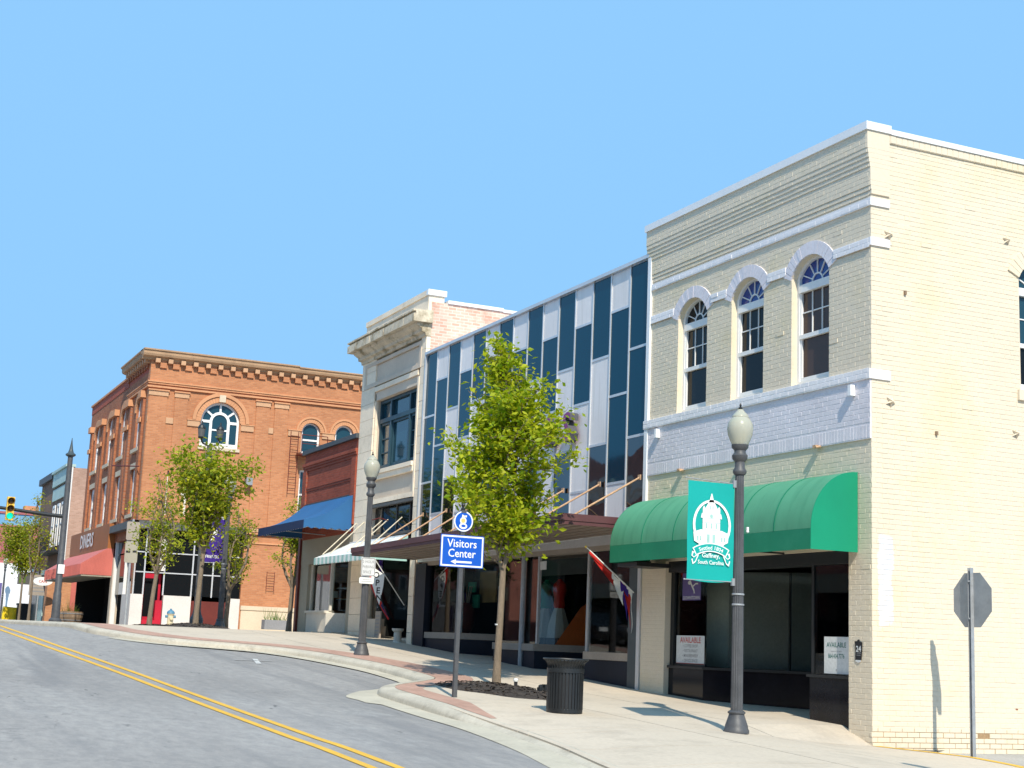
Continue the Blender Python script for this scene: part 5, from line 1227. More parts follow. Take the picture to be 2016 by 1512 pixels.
# ------------------------------------------------------------------ 7. across the street: seen mirrored in the panels and shop windows
OF = Fr((0, -6.5, 0), (-1,0,0), (0,0,1), (0,1,0))
for k, (x0, x1, h, lab) in enumerate([(-66,-47,9.3,'brown brick building with a grey cornice across the street'),(-46.6,-33,6.2,'lower brown brick building across the street'),(-98,-74,7.2,'long brick building far down the other side of the street'),(-32.6,-16,7.4,'brick building across the street opposite the panelled building'),(-15.6,4,8.2,'tallest plain brick building across the street opposite the corner'),(4.4,26,7.0,'low brick building across the street beyond the crossing')]):
    t = thing('opposite_building', lab, 'building', ((x0+x1)/2, -12, -1))
    m = MB(WORLD); m.box(x0,x1,-22,-6.5,-2.5,h); part(t, 'wall', m, 'opposite_brick_y')
    m = MB(OF); zc_ = h-2.1; m.sweep([(.001,zc_),(.12,zc_),(.2,zc_+.2),(.2,zc_+.35),(.45,zc_+.55),(.45,zc_+.75),(.001,zc_+.75)], -x1, -x0); part(t, 'cornice', m, 'opposite_cornice')
    u = -x1+1.2
    while u < -x0-2:
        win_generic(t, OF, u, u+1.1, zc_-3.0, zc_-.9, 0, .05, 'window_glass'); u += 2.6
    m = MB(OF); m.box(-x1+.5,-x0-.5,-.6,2.4,.001,.03); part(t, 'shopfront', m, 'window_glass'); m = MB(OF); m.box(-x1+.2,-x0-.2,2.4,3.1,.001,.1); part(t, 'fascia_board', m, 'beige_board')
# ------------------------------------------------------------------ street furniture
XF = Fr((0,0,0),(0,1,0),(0,0,1),(1,0,0))             # local frame of a plate that faces +X (u = y)
def pt(x, off, dz=0): return (x, FY-off, H(x, FY-off)+dz)
def lamp_post(loc, label, group='street lamps with acorn globes'):
    t = thing('street_lamp', label, 'street lamp', loc, local=True, group=group)
    m = MB(); m.lathe([(.172,0),(.172,.04),(.158,.06),(.154,.10),(.128,.17),(.108,.23),(.104,.25),(.12,.262),(.12,.28),(.09,.30)], n=24); part(t, 'base', m, 'grey_pole_paint', True)
    m = MB(); m.lathe([(.084,.30),(.078,1.5),(.062,3.45),(.062,3.52)], n=32, flute=.10); part(t, 'pole', m, 'grey_pole_paint')
    m = MB(); m.lathe([(.076,3.50),(.095,3.53),(.095,3.56),(.07,3.60),(.068,3.68),(.105,3.72),(.11,3.77),(.08,3.81),(.08,3.84),(.115,3.88),(.12,3.92)], n=24); part(t, 'capital', m, 'grey_pole_paint', True)
    m = MB(); m.lathe([(.11,3.92),(.14,3.98),(.17,4.06),(.182,4.14),(.172,4.22),(.135,4.285),(.115,4.305)], n=28); part(t, 'globe', m, 'globe', True)
    m = MB(); m.lathe([(.118,4.305),(.118,4.32),(.105,4.34),(.08,4.37),(.05,4.40),(.04,4.42)], n=24); part(t, 'lid', m, 'globe', True)
    m = MB(); m.lathe([(.02,4.415),(.028,4.43),(.028,4.445),(.012,4.46),(.017,4.48),(.005,4.51)], n=10); part(t, 'finial', m, 'black_metal', True)
    for z in (1.70, 1.84):
        m = MB(); m.lathe([(.080,z),(.086,z+.005),(.086,z+.02),(.080,z+.025)], n=20); part(t, 'clamp_band', m, 'galvanised')
    return t
LX, LO = -16.95, 2.45
lamp1 = lamp_post(pt(LX, LO), 'fluted grey street lamp with acorn globe carrying the green town banner')
lamp2 = copy_thing(lamp1, pt(-30.81, 3.03), .3, 'fluted grey street lamp with a parking plate strapped to it, beside the brown canopy')
lamp3 = copy_thing(lamp1, (-46.6, FY-2.37, .09), .7, 'dark street lamp whose globe shows among the leaves beside the purple banner')
lamp4 = copy_thing(lamp1, (-125.7, 12.6, .15), .2, 'tiny distant street lamp in front of the white building')
lamp4.scale = (1.17, 1.17, 1.17); lamp3.scale = (1.12, 1.12, 1.12)
lamp5 = copy_thing(lamp1, pt(-10.15, 2.75), .5, 'street lamp past the corner whose shadow tip crosses the pavement')
# green town banner
bz0, bz1, by0, by1 = 2.02, 3.36, -.83, -.085
lb = pt(LX, LO)
ban = thing('banner', 'emerald green town banner with a white clock tower emblem hung from the nearest lamp', 'banner', lb, local=True)
m = MB(XF); rows = []
for i in range(13):
    z = bz0+(bz1-bz0)*i/12; rows.append([(by0+(by1-by0)*j/8, z-.03*math.sin(math.pi*j/8)*(1-i/12), .006*math.sin(i*.8+j*.5)) for j in range(9)])
m.sheet(rows)
o = part(ban, 'cloth', m, 'banner_green', True)
for z, dz in ((bz1+.005, .03), (bz0-.005, .0)):
    m = MB(XF); m.tube([(-.07,z,0),(by0-.03,z+dz,0)], .007, 8); m.sphere((by0-.035,z+dz,0), .013, 8, 5); m.box(-.11,-.06,z-.05,z+.05,-.02,.02); part(ban, 'bracket_arm', m, 'sign_back')
BC = (by0+by1)/2
def be(cx, cz, rx, rz, n=36): return [(cx+rx*math.cos(2*math.pi*k/n), cz+rz*math.sin(2*math.pi*k/n)) for k in range(n)]
m = MB(XF); D0, D1 = .013, .0145
cz = 2.77
m.ring(be(BC+.01,cz,.305,.345), be(BC+.01,cz,.268,.312), D0, D1)
# tower silhouette and wings
W_ = .14
m.prism([(BC-W_,2.46),(BC+W_,2.46),(BC+W_,2.86),(BC-W_,2.86)], D0, D1)
m.prism([(BC-W_-.03,2.86),(BC+W_+.03,2.86),(BC+W_+.015,2.925),(BC-W_-.015,2.925)], D0, D1)
m.prism([(BC-W_+.0,2.925),(BC+W_-.0,2.925),(BC+.035,3.10),(BC+.006,3.20),(BC-.006,3.20),(BC-.035,3.10)], D0, D1)
for s in (-1,1):
    m.prism([(BC+s*(W_-.0),2.925),(BC+s*(W_-.035),2.925),(BC+s*(W_-.04),2.995),(BC+s*(W_-.018),3.03),(BC+s*(W_+.0),2.99)], D0-.0005, D1-.0005)
    m.prism([(BC+s*W_,2.48),(BC+s*.27,2.54),(BC+s*.285,2.66),(BC+s*.17,2.70),(BC+s*W_,2.70)], D0-.001, D1-.001)
m.prism([(BC-.2,2.50),(BC+.2,2.50),(BC+.16,2.44),(BC,2.425),(BC-.16,2.44)], D0-.0015, D1-.0015)
part(ban, 'emblem', m, 'print_white')
m = MB(XF); e0, e1 = .0150, .0156
for z in (2.86, 2.80, 2.70): m.box(BC-W_, BC+W_, z-.004, z+.002, e0, e1)
for u in (-.08, .0, .08): m.box(BC+u-.012, BC+u+.012, 2.72, 2.79, e0, e1+.0002)
m.prism(be(BC,2.89,.026,.026,16), e0, e1+.0004)
for u in (-.07, .02): m.box(BC+u, BC+u+.045, 2.52, 2.64, e0, e1)
for s in (-1,1):
    for u in (.17,.215): m.box(BC+s*u-.012, BC+s*u+.012, 2.55, 2.61, e0, e1)
m.box(BC-.03,BC-.012,2.98,3.03,e0,e1); m.box(BC+.012,BC+.03,2.98,3.03,e0,e1)
part(ban, 'emblem_detail', m, 'mint_canvas')
# ribbon: arched band outlined in white
def band(r0, r1, n=16, c=(BC, 1.95), a=31): return [(c[0]+r1*math.sin(R(-a+2*a*k/n)), c[1]+r1*math.cos(R(-a+2*a*k/n))) for k in range(n+1)] + [(c[0]+r0*math.sin(R(a-2*a*k/n)), c[1]+r0*math.cos(R(a-2*a*k/n))) for k in range(n+1)]
m = MB(XF); m.prism(band(.455,.575), .0160, .0168)
for s in (-1,1):
    m.prism([(BC+s*.30,2.40),(BC+s*.19,2.365),(BC+s*.27,2.31),(BC+s*.31,2.335)], .0155, .0160); m.prism([(BC+s*.19,2.36),(BC+s*.31,2.29),(BC+s*.29,2.22),(BC+s*.245,2.25)], .0155, .0161)
part(ban, 'ribbon_edge', m, 'print_white')
m = MB(XF); m.prism(band(.470,.560, a=29.3), .0170, .0175)
for s in (-1,1): m.prism([(BC+s*.275,2.385),(BC+s*.215,2.365),(BC+s*.27,2.325),(BC+s*.295,2.34)], .0162, .0166); m.prism([(BC+s*.215,2.348),(BC+s*.295,2.30),(BC+s*.28,2.245),(BC+s*.25,2.265)], .0163, .0167)
part(ban, 'ribbon', m, 'banner_green')
m = text_mb(XF, 'Settled 1804', 0, 0, .074, 0, bold=.012)
mm = MB(XF); 
for f_i, p in enumerate(m.v): pass
rr = .485
m2 = MB(XF); m2.v = [XF.P(BC+(rr+q.z)*math.sin(q.y/rr), 1.95+(rr+q.z)*math.cos(q.y/rr), .0180) for q in m.v]; m2.f = m.f; m2.mi = m.mi
part(ban, 'lettering', m2, 'print_white')
m = text_mb(XF, 'Gaffney,', BC, 2.325, .088, .0150, bold=.012); text_mb(XF, 'South Carolina', BC, 2.235, .074, .0150, bold=.012, xs=.93, mb=m); part(ban, 'lettering', m, 'print_white')
m = MB(XF); m.sphere((.115,2.72,.04), .022, 8, 5); m.box(.10,.13,2.74,2.78,.02,.05); part(lamp1, 'outlet', m, 'white_metal')

# blue visitors sign
vs = thing('visitors_sign', 'blue Visitors Center sign with a left arrow on a thin square post by the kerb', 'sign', pt(-21.24, 4.79), local=True)
m = MB(XF); m.box(-.032,.032,-.1,2.86,-.032,.032); m.box(-.045,.045,2.86,2.90,-.045,.045); part(vs, 'post', m, 'grey_pole_paint')
m = MB(); m.lathe([(.035,2.90),(.035,2.93),(.018,2.95),(.03,2.975),(.03,2.99),(.008,3.02)], n=12); part(vs, 'finial', m, 'black_metal', True)
def round_rect(u0,u1,v0,v1,r,n=4):
    out = []
    for cu, cv, a in ((u1-r,v0+r,-90),(u1-r,v1-r,0),(u0+r,v1-r,90),(u0+r,v0+r,180)):
        out += [(cu+r*math.cos(R(a+90*k/n)), cv+r*math.sin(R(a+90*k/n))) for k in range(n+1)]
    return out
zb, zt, hw = 2.00, 2.505, .37
m = MB(XF); m.prism(round_rect(-hw,hw,zb,zt,.01), .034, .042); bd = part(vs, 'panel', m, 'visitor_blue')
m = MB(XF); m.ring(round_rect(-hw+.012,hw-.012,zb+.012,zt-.012,.01), round_rect(-hw+.036,hw-.036,zb+.036,zt-.036,.008), .0425, .0435); part(bd, 'panel_border', m, 'print_white')
m = text_mb(XF, 'Visitors', -.005, 2.315, .178, .0438, bold=.008, xs=.92); text_mb(XF, 'Center', -.005, 2.16, .178, .0438, bold=.008, xs=.92, mb=m); part(bd, 'lettering', m, 'print_white')
m = MB(XF); m.prism([(-.19,2.085),(-.10,2.125),(-.10,2.10),(.17,2.10),(.17,2.07),(-.10,2.07),(-.10,2.045)], .0425, .0437); part(bd, 'arrow', m, 'print_white')
m = MB(XF); m.prism(be(0,2.725,.165,.165,32), .034, .042); rd = part(vs, 'round_plate', m, 'visitor_blue')
m = MB(XF); m.ring(be(0,2.725,.162,.162,32), be(0,2.725,.142,.142,32), .0425, .0435); part(rd, 'panel_border', m, 'print_white')
m = MB(XF); m.ring(be(-.005,2.735,.056,.056,20), be(-.005,2.735,.036,.036,20), .0425, .0435)          # letter g with leaf and stem
m.ring(be(-.002,2.650,.068,.048,20), be(.0,2.653,.040,.022,20), .0426, .0436); m.prism([(-.045,2.705),(-.062,2.66),(-.04,2.64),(-.022,2.69)], .0427, .0437); m.prism([(-.03,2.785),(-.025,2.835),(.01,2.815),(.055,2.825),(.05,2.79),(.02,2.79)], .0427, .0437)
part(rd, 'logo', m, 'print_white')
m = MB(XF); m.prism(be(-.005,2.735,.035,.035,16), .0425, .0434); part(rd, 'logo_fruit', m, 'peach')

# parking plates on the second lamp
l2 = lamp2.location
ps = thing('parking_sign', 'weathered white parking plate strapped to the second street lamp', 'sign', l2, local=True, group='plates on the second lamp')
m = MB(XF); m.prism(round_rect(-.155,.175,1.72,2.13,.03), .10, .106); pl = part(ps, 'panel', m, 'paper'); m = MB(XF); m.ring(round_rect(-.145,.165,1.73,2.12,.03), round_rect(-.132,.152,1.743,2.107,.025), .1065, .1075); part(pl, 'panel_border', m, 'ink_grey')
m = text_mb(XF, '2 HOUR', .01, 2.01, .085, .1078, xs=.9); text_mb(XF, 'PARKING', .01, 1.90, .085, .1078, xs=.74, mb=m); text_mb(XF, 'SPACE', -.01, 1.785, .085, .1078, xs=.8, mb=m); part(pl, 'lettering', m, 'ink_grey')
m = MB(XF); m.box(.085,.145,1.75,1.84,.1080,.1084); part(pl, 'sticker', m, 'print_white')
ps = thing('parking_sign', 'small bright white plate under the parking plate on the second lamp', 'sign', l2, local=True, group='plates on the second lamp')
m = MB(XF); m.prism(round_rect(-.185,.155,1.555,1.695,.035), .10, .106); pl = part(ps, 'panel', m, 'print_white')
m = MB(XF)
for k, (a, b) in enumerate(((-.11,.10),(-.14,.12))): m.box(a, b, 1.64-.04*k, 1.648-.04*k, .1065, .107)
part(pl, 'lettering', m, 'ink_grey')
m = MB(XF); m.tube([(0,2.95,.0),(.3,3.04,.0),(.52,3.0,.0)], .012, 6); part(lamp2, 'bracket_arm', m, 'oxblood')
# stop sign seen from behind
st = thing('stop_sign', 'back of an octagonal road sign on a perforated steel post by the cream side wall', 'sign', (-16.05, 14.55, H(-16.05,14.5)-.03), local=True)
YF = Fr((0,0,0),(1,0,0),(0,0,1),(0,-1,0)); hh = .38; q = hh*math.tan(R(22.5)); zc = 2.18
m = MB(YF); m.prism([(hh*a+q*b*(0 if abs(a) else 1), 0) for a, b in ()] or [(hh,zc-q),(hh,zc+q),(q,zc+hh),(-q,zc+hh),(-hh,zc+q),(-hh,zc-q),(-q,zc-hh),(q,zc-hh)], -.032, -.029); part(st, 'panel', m, 'sign_back')
m = MB(YF); m.box(-.028,.028,-.1,2.63,-.028,-.004) 
m.fr = YF; m.box(-.028,-.022,-.1,2.63,-.004,.028); m.box(.022,.028,-.1,2.63,-.004,.028); part(st, 'post', m, 'galvanised')
m = MB(YF)
for k in range(100): m.box(-.0295,-.0279,.06+k*.0255,.072+k*.0255,-.004,.010)
part(st, 'post_hole', m, 'ink', kind='stuff')
m = MB(YF)
for z in (zc-.26, zc+.26): m.lathe([(.012,z-.01),(.012,z+.01)], 0, .03, 8)
part(st, 'bolt', m, 'galvanised')

# litter bin
bi = thing('litter_bin', 'black slatted steel litter bin with a flared rim on the pavement', 'litter bin', pt(-19.07, 3.98), local=True)
m = MB(); m.lathe([(.225,.03),(.245,.035),(.245,.58),(.225,.585)], n=28); part(bi, 'liner', m, 'ink')
m = MB(); m.lathe([(.262,.0),(.262,.05),(.255,.06)], n=32); part(bi, 'base', m, 'black_metal')
for k in range(34):
    a = 2*math.pi*k/34; m = MB(); ca, sa = math.cos(a), math.sin(a); w = .017
    P_ = lambda r, t, z: (r*ca - t*sa, z, r*sa + t*ca)
    m.add([P_(.254,-w,.05),P_(.254,w,.05),P_(.254,w,.575),P_(.254,-w,.575),P_(.264,-w,.05),P_(.264,w,.05),P_(.264,w,.575),P_(.264,-w,.575)], [(3,2,1,0),(4,5,6,7),(0,1,5,4),(1,2,6,5),(2,3,7,6),(3,0,4,7)]); part(bi, 'slat', m, 'black_metal')
m = MB(); m.lathe([(.250,.56),(.272,.565),(.272,.625),(.250,.63)], n=32); part(bi, 'hoop', m, 'black_metal', True)
for k in range(34):
    a = 2*math.pi*k/34; m = MB(); ca, sa = math.cos(a), math.sin(a)
    pts = [(r*ca, z, r*sa) for r, z in ((.258,.62),(.258,.665),(.275,.71),(.318,.752))]; m.tube([(p[0], p[1], p[2]) for p in pts], .010, 4); part(bi, 'rim_bar', m, 'black_metal')
m = MB(); n = 36; m.tube([(.322*math.cos(2*math.pi*k/n), .757, .322*math.sin(2*math.pi*k/n)) for k in range(n+1)], .013, 6); part(bi, 'rim', m, 'black_metal', True)
m = MB(); m.lathe([(.25,.63),(.25,.66),(.30,.735),(.295,.737),(.245,.665)], n=28); part(bi, 'funnel', m, 'black_metal', True)

# mulch bed, junction box and ground light round the near tree
def mulch_bed(loc, rx, ry, rot, label, h=.10, seed=1):
    r2 = random.Random(seed); m = MB(WORLD); n, k = 30, 7; rows = []
    for i in range(k+1):
        t = i/k; row = []
        for j in range(n+1):
            a = 2*math.pi*j/n; rr = t*(1+.09*math.sin(3*a+seed)+.05*math.sin(7*a)); x, y = rx*rr*math.cos(a), ry*rr*math.sin(a)
            xw, yw = loc[0]+x*math.cos(rot)-y*math.sin(rot), loc[1]+x*math.sin(rot)+y*math.cos(rot)
            g = (H(xw, yw) if loc[0] > -46 else loc[2]-.03)
            row.append((xw, yw, g+.012+(h*(1-t*t)+(0 if t > .98 else r2.uniform(-.008,.014)) if t < .98 else -.01)))
        rows.append(row)
    m.sheet(rows); b = solo('mulch_bed', label, 'mulch bed', m, 'mulch', (loc[0], loc[1], loc[2]), group='mulch beds')
    c = MB(WORLD)
    for q in range(420):
        a, rr = r2.uniform(0, 2*math.pi), math.sqrt(r2.random())*1.02
        x, y = rx*rr*math.cos(a), ry*rr*math.sin(a); xw, yw = loc[0]+x*math.cos(rot)-y*math.sin(rot), loc[1]+x*math.sin(rot)+y*math.cos(rot)
        z = (H(xw, yw) if loc[0] > -46 else loc[2]-.03)+.02+h*(1-min(1,rr*rr)); t = r2.uniform(0, 6.3); l, w = r2.uniform(.02,.05), r2.uniform(.006,.013)
        dx, dy = math.cos(t), math.sin(t); c.add([(xw-dx*l-dy*w,yw-dy*l+dx*w,z+r2.uniform(-.01,.02)),(xw+dx*l-dy*w,yw+dy*l+dx*w,z+r2.uniform(-.01,.03)),(xw+dx*l+dy*w,yw+dy*l-dx*w,z+r2.uniform(-.01,.03)),(xw-dx*l+dy*w,yw-dy*l-dx*w,z+.015)], [(0,1,2,3)])
    BASES[b.name] = Vector(loc); part(b, 'bark_chips', c, 'mulch', kind='stuff', fix=False); return b
mulch_bed(pt(-22.75, 3.35), 1.55, .78, .12, 'dark mulch bed round the young street tree beside the litter bin', .085, 2)
t = thing('junction_box', 'small black junction box at the edge of the mulch bed by the litter bin', 'box', pt(-22.2, 2.75), local=True)
m = MB(XF); m.box(-.04,.10,-.05,.17,-.06,.06); part(t, 'housing', m, 'black_metal'); m = MB(XF); m.box(-.13,-.04,-.05,.12,-.05,.05); m.lathe([(.045,.12),(.04,.15),(.02,.165)], -.085, 0, 10); part(t, 'meter', m, 'black_metal')
t = thing('ground_light', 'tiny white topped ground light in the mulch bed', 'light', pt(-23.05, 2.9), local=True)
m = MB(); m.lathe([(.03,.0),(.03,.14),(.035,.145)], n=10); part(t, 'stem', m, 'ink'); m = MB(); m.lathe([(.04,.145),(.045,.18),(.02,.20)], n=12); part(t, 'cap', m, 'print_white', True)

# posters at the corner shop
def poster(u0,u1,v0,v1,d,name,label,m_,lines,cat='poster'):
    t = thing(name, label, cat, ((u0+u1)/2, FY-d, v0))
    q = MB(FRONT); q.box(u0,u1,v0,v1,d-.004,d); part(t, 'sheet', q, m_)
    for k, (s, u, v, size, mt, xs, bold) in enumerate(lines):
        part(t, 'lettering', text_mb(FRONT, s, u, v, size, d+.0012, xs=xs, bold=bold), mt)
    return t
p = poster(-18.44,-17.84,-.24,.31,-.11,'poster','white AVAILABLE poster with a phone number at the right end of the corner shop','paper',
    [('AVAILABLE',-18.14,.155,.105,'ink_green',.92,.012),('Leasing by the owner',-18.14,.085,.032,'ink_grey',1,0),('864.434.7776',-18.14,-.01,.098,'ink_green',.74,.010),('n',-18.14,-.20,.06,'ink_grey',1,.01)])
p = poster(-22.83,-21.90,-.25,.28,-.155,'poster','white poster headed AVAILABLE in red at the left end of the corner shop','paper',
    [('AVAILABLE',-22.36,.155,.14,'ink_red',1.0,.012),('• COFFEE SHOP',-22.36,.075,.075,'ink_grey',.95,.006),('• RESTAURANT',-22.36,-.01,.075,'ink_grey',.95,.006),('• MINI BREWERY',-22.36,-.095,.075,'ink_grey',.95,.006),('• OFFICE SPACE',-22.36,-.18,.075,'ink_grey',.95,.006)])
q = MB(FRONT); q.box(-22.83,-21.90,-.249,-.20,-.154,-.1535); part(p, 'red_footer', q, 'ink_red')
p = thing('poster', 'purple poster with a white leaping figure high in the corner shop window', 'poster', (-22.3, FY+.157, .92))
q = MB(FRONT); q.box(-22.66,-22.05,.90,1.38,-.160,-.157); part(p, 'sheet', q, 'purple_paper')
q = MB(FRONT); D_ = -.156
q.prism(be(-22.40,1.30,.085,.05,16), D_, D_+.001); q.prism(be(-22.42,1.21,.06,.035,14), D_, D_+.0011)
bar(q, (-22.40,1.22), (-22.28,1.08), .04, D_, D_+.0012); bar(q, (-22.28,1.09), (-22.26,1.02), .03, D_, D_+.0013); bar(q, (-22.32,1.14), (-22.22,1.19), .025, D_, D_+.0014); bar(q, (-22.22,1.19), (-22.14,1.19), .025, D_, D_+.0015)
part(p, 'figure', q, 'paper'); part(p, 'lettering', text_mb(FRONT, 'DOWNTOWN', -22.355, .915, .085, -.1555, xs=.98, bold=.01), 'paper')
p = thing('sticker', 'torn black sticker with a white scrawl on the brick pier of the corner shop', 'sticker', (-17.45, FY, .12))
q = MB(FRONT); q.prism([(-17.535,-.02),(-17.39,-.02),(-17.375,.10),(-17.37,.24),(-17.43,.245),(-17.44,.275),(-17.48,.27),(-17.49,.25),(-17.55,.245),(-17.54,.21),(-17.53,.1)], .012, .014); part(p, 'sheet', q, 'ink')
m = text_mb(FRONT, '24', -17.455, .10, .12, .0155, bold=.02); part(p, 'lettering', m, 'paper')
q = MB(FRONT); q.box(-17.50,-17.40,.075,.085,.0145,.015); q.box(-17.50,-17.41,.045,.053,.0145,.015); part(p, 'print', q, 'ink_grey')
q = MB(FRONT); q.prism([(-17.53,-.021),(-17.395,-.021),(-17.41,-.05),(-17.47,-.06),(-17.52,-.045)], .012, .0135); part(p, 'torn_edge', q, 'paper')

# flags
def flag(loc, label, tip, mast, rows, mats, cat='flag'):
    t = thing('flag', label, cat, loc, local=True); q = MB(WORLD); q.tube([(0,0,0), mast], .014, 8, .011); part(t, 'pole', q, 'print_white'); q = MB(WORLD); q.sphere(mast, .025, 8, 5); part(t, 'finial', q, 'gold')
    return t
# right flag: pole leans out of the shop front, cloth hangs wrapped
t = flag((-24.1, FY-.03, 1.05), 'furled red and white open flag on a slanted pole at the right shop window', None, (-.05, -1.02, .80), None, None)
tip = Vector((-.05,-1.02,.80)); root_ = Vector((0,0,0))
def cloth(t, pts, mt, name='cloth'):
    q = MB(WORLD); q.sheet(pts); part(t, name, q, mt, True)
def hang(fr0, fr1, drop0, drop1, n=9, k=7, wob=.04, ph=0.):
    rows = []
    for i in range(n+1):
        f = i/n; p = root_.lerp(tip, fr0+(fr1-fr0)*f); d = drop0+(drop1-drop0)*f; row = []
        for j in range(k+1):
            g = j/k; row.append((p.x+wob*math.sin(5*g+3*f+ph)*g, p.y+.25*g*d*(1-f)+wob*math.cos(4*f+6*g+ph)*.6, p.z-.012-d*g))
        rows.append(row)
    return rows
cloth(t, hang(.93,.42,.10,.22, ph=.4), 'red_cloth'); cloth(t, hang(.46,.22,.30,.42, ph=1.3), 'print_white'); cloth(t, hang(.26,.06,.20,.75, ph=2.2), 'red_cloth'); cloth(t, hang(.14,.03,.50,.78, ph=3.5, wob=.03), 'print_white'); cloth(t, hang(.30,.12,.55,.62, ph=.9, wob=.03), 'purple_cloth')
# left flag at the stone building: red, white and navy with OPEN lettering down it
t = thing('flag', 'red and white flag lettered OPEN hanging under the mint awning', 'flag', (-36.25, FY-.75, .55), local=True)
q = MB(WORLD); q.tube([(-.1,.75,.35),(.1,-.2,1.48)], .012, 8); part(t, 'pole', q, 'print_white')
FF = Fr((0,0,0),(.55,.835,0),(0,0,1),(.835,-.55,0))
def tri(pts, mt, d, nm): q = MB(FF); q.prism(pts, d, d+.004); part(t, nm, q, mt)
tri([(-.34,1.45),(-.20,1.44),(-.18,1.15),(-.10,.75),(.10,.35),(.30,-.02),(.28,-.06),(.0,.35),(-.22,.75),(-.32,1.1)], 'red_cloth', 0, 'cloth')
tri([(-.20,1.30),(.12,1.10),(.10,.8),(.02,.32),(-.1,.58),(-.20,.85),(-.24,1.1)], 'print_white', .006, 'cloth')
tri([(.10,.40),(.17,.20),(.30,-.02),(.20,.10),(.06,.30)], 'navy_cloth', .003, 'cloth')
m = MB(FF)
for k, (s, u, v) in enumerate((('O',-.10,1.02),('P',-.06,.82),('E',-.03,.62),('N',.0,.43))): text_mb(FF, s, u, v, .22, .012, bold=.02, mb=m)
part(t, 'lettering', m, 'ink')
# menu board and low pedestal at the stone shop
m = MB(WORLD); m.box(-38.62,-38.2,FY+.02,FY+.06,-.25,.75); t = solo('menu_board', 'pale grey menu board of lettering beside the shop door behind the second lamp', 'board', m, 'sill_beige', (-38.4,FY+.02,-.25))
BASES[t.name] = Vector((-38.4,FY+.02,-.25)); m = MB(FRONT)
for k in range(7): m.box(-38.57,-38.27,.60-.1*k,.64-.1*k,-.0195,-.0185)
part(t, 'lettering', m, 'ink_grey')
t = thing('pedestal', 'small white pedestal at the right of the stone shop doorway', 'pedestal', (-36.45, FY-.1, -.15), local=True)
m = MB(); m.lathe([(.16,0),(.16,.06),(.11,.10),(.10,.34),(.15,.38),(.16,.44)], n=14); part(t, 'shaft', m, 'white_board')

# ---- around the red building
def fz(x): return .11
tp = thing('twin_lamp', 'tall grey pole with two dark lantern heads and a purple banner', 'street lamp', (-47.4, FY-2.95, .06), local=True)
m = MB(); m.lathe([(.20,0),(.20,.3),(.13,.45),(.105,.6),(.085,5.2),(.08,5.4)], n=16); part(tp, 'pole', m, 'grey_pole_paint')
m = MB(XF); m.tube([(-.28,5.62,0),(-.22,5.50,0),(0,5.40,0),(.22,5.50,0),(.28,5.62,0)], .03, 8); part(tp, 'cross_arm', m, 'black_metal', True)
for s in (-.28, .28):
    m = MB(); m.fr = Fr((0,s,0),(1,0,0),(0,0,1),(0,-1,0)); m.lathe([(.03,5.60),(.05,5.62),(.09,5.64),(.10,5.68)], n=12); m.lathe([(.11,5.92),(.13,5.94),(.09,6.02),(.03,6.08),(.02,6.16)], n=12); ln = part(tp, 'lantern', m, 'black_metal')
    m = MB(); m.fr = Fr((0,s,0),(1,0,0),(0,0,1),(0,-1,0)); m.lathe([(.09,5.68),(.115,5.92)], n=12); part(ln, 'lantern_glass', m, 'stone_dark')
pb = thing('banner', 'purple town banner with white print on the twin lantern pole', 'banner', (-47.4, FY-2.95, .06), local=True)
m = MB(XF); m.box(-.02,.62,1.98,3.42,.09,.096); part(pb, 'cloth', m, 'purple_cloth')
m = text_mb(XF, 'WELCOME', .30, 3.25, .13, .0975, bold=.012, xs=.9); text_mb(XF, 'FRIENDS', .30, 2.10, .12, .0975, bold=.01, xs=.9, mb=m); part(pb, 'lettering', m, 'print_white')
m = MB(XF); m.prism([(.22,3.0),(.30,3.14),(.38,3.0)], .0965, .098); m.prism(be(.33,2.86,.09,.08,14), .0965, .0981); m.prism(be(.24,2.68,.10,.07,14), .0965, .0982); part(pb, 'emblem', m, 'print_white')
m = MB(XF); m.tube([(0,3.44,.093),(.68,3.44,.093)], .012, 6); m.tube([(0,1.96,.093),(.68,1.96,.093)], .012, 6); part(pb, 'bracket_arm', m, 'galvanised')
tp.scale = pb.scale = (1.10, 1.10, 1.10)
mulch_bed((-44.0, FY-3.8, .12), 2.6, .8, .0, 'dark mulch bed at the foot of the twin lantern pole', .10, 5)
mulch_bed((-50.3, FY-3.7, .13), 1.4, .7, .0, 'thin mulch bed under the sparse tree nearest the red door', .05, 6)
hy = thing('fire_hydrant', 'cream fire hydrant with a blue cap before the white stall wall', 'hydrant', (-58.9, 12.33, .12), local=True)
m = MB(); m.lathe([(.17,0),(.17,.05),(.12,.07),(.12,.48),(.15,.50),(.15,.53)], n=14); part(hy, 'barrel', m, 'hydrant_cream', True); m = MB(); m.lathe([(.16,.53),(.15,.60),(.09,.66),(.04,.68),(.04,.73)], n=14); part(hy, 'cap', m, 'hydrant_blue', True)
for s in (-1,1): m = MB(XF); m.tube([(s*.10,.42,0),(s*.21,.42,0)], .055, 8); part(hy, 'nozzle', m, 'hydrant_blue')
m = MB(XF); m.tube([(0,.35,.10),(0,.35,.20)], .065, 8); part(hy, 'nozzle', m, 'hydrant_cream')
m = MB(); m.lathe([(.185,0),(.185,.03)], n=14); part(hy, 'flange', m, 'oxblood')
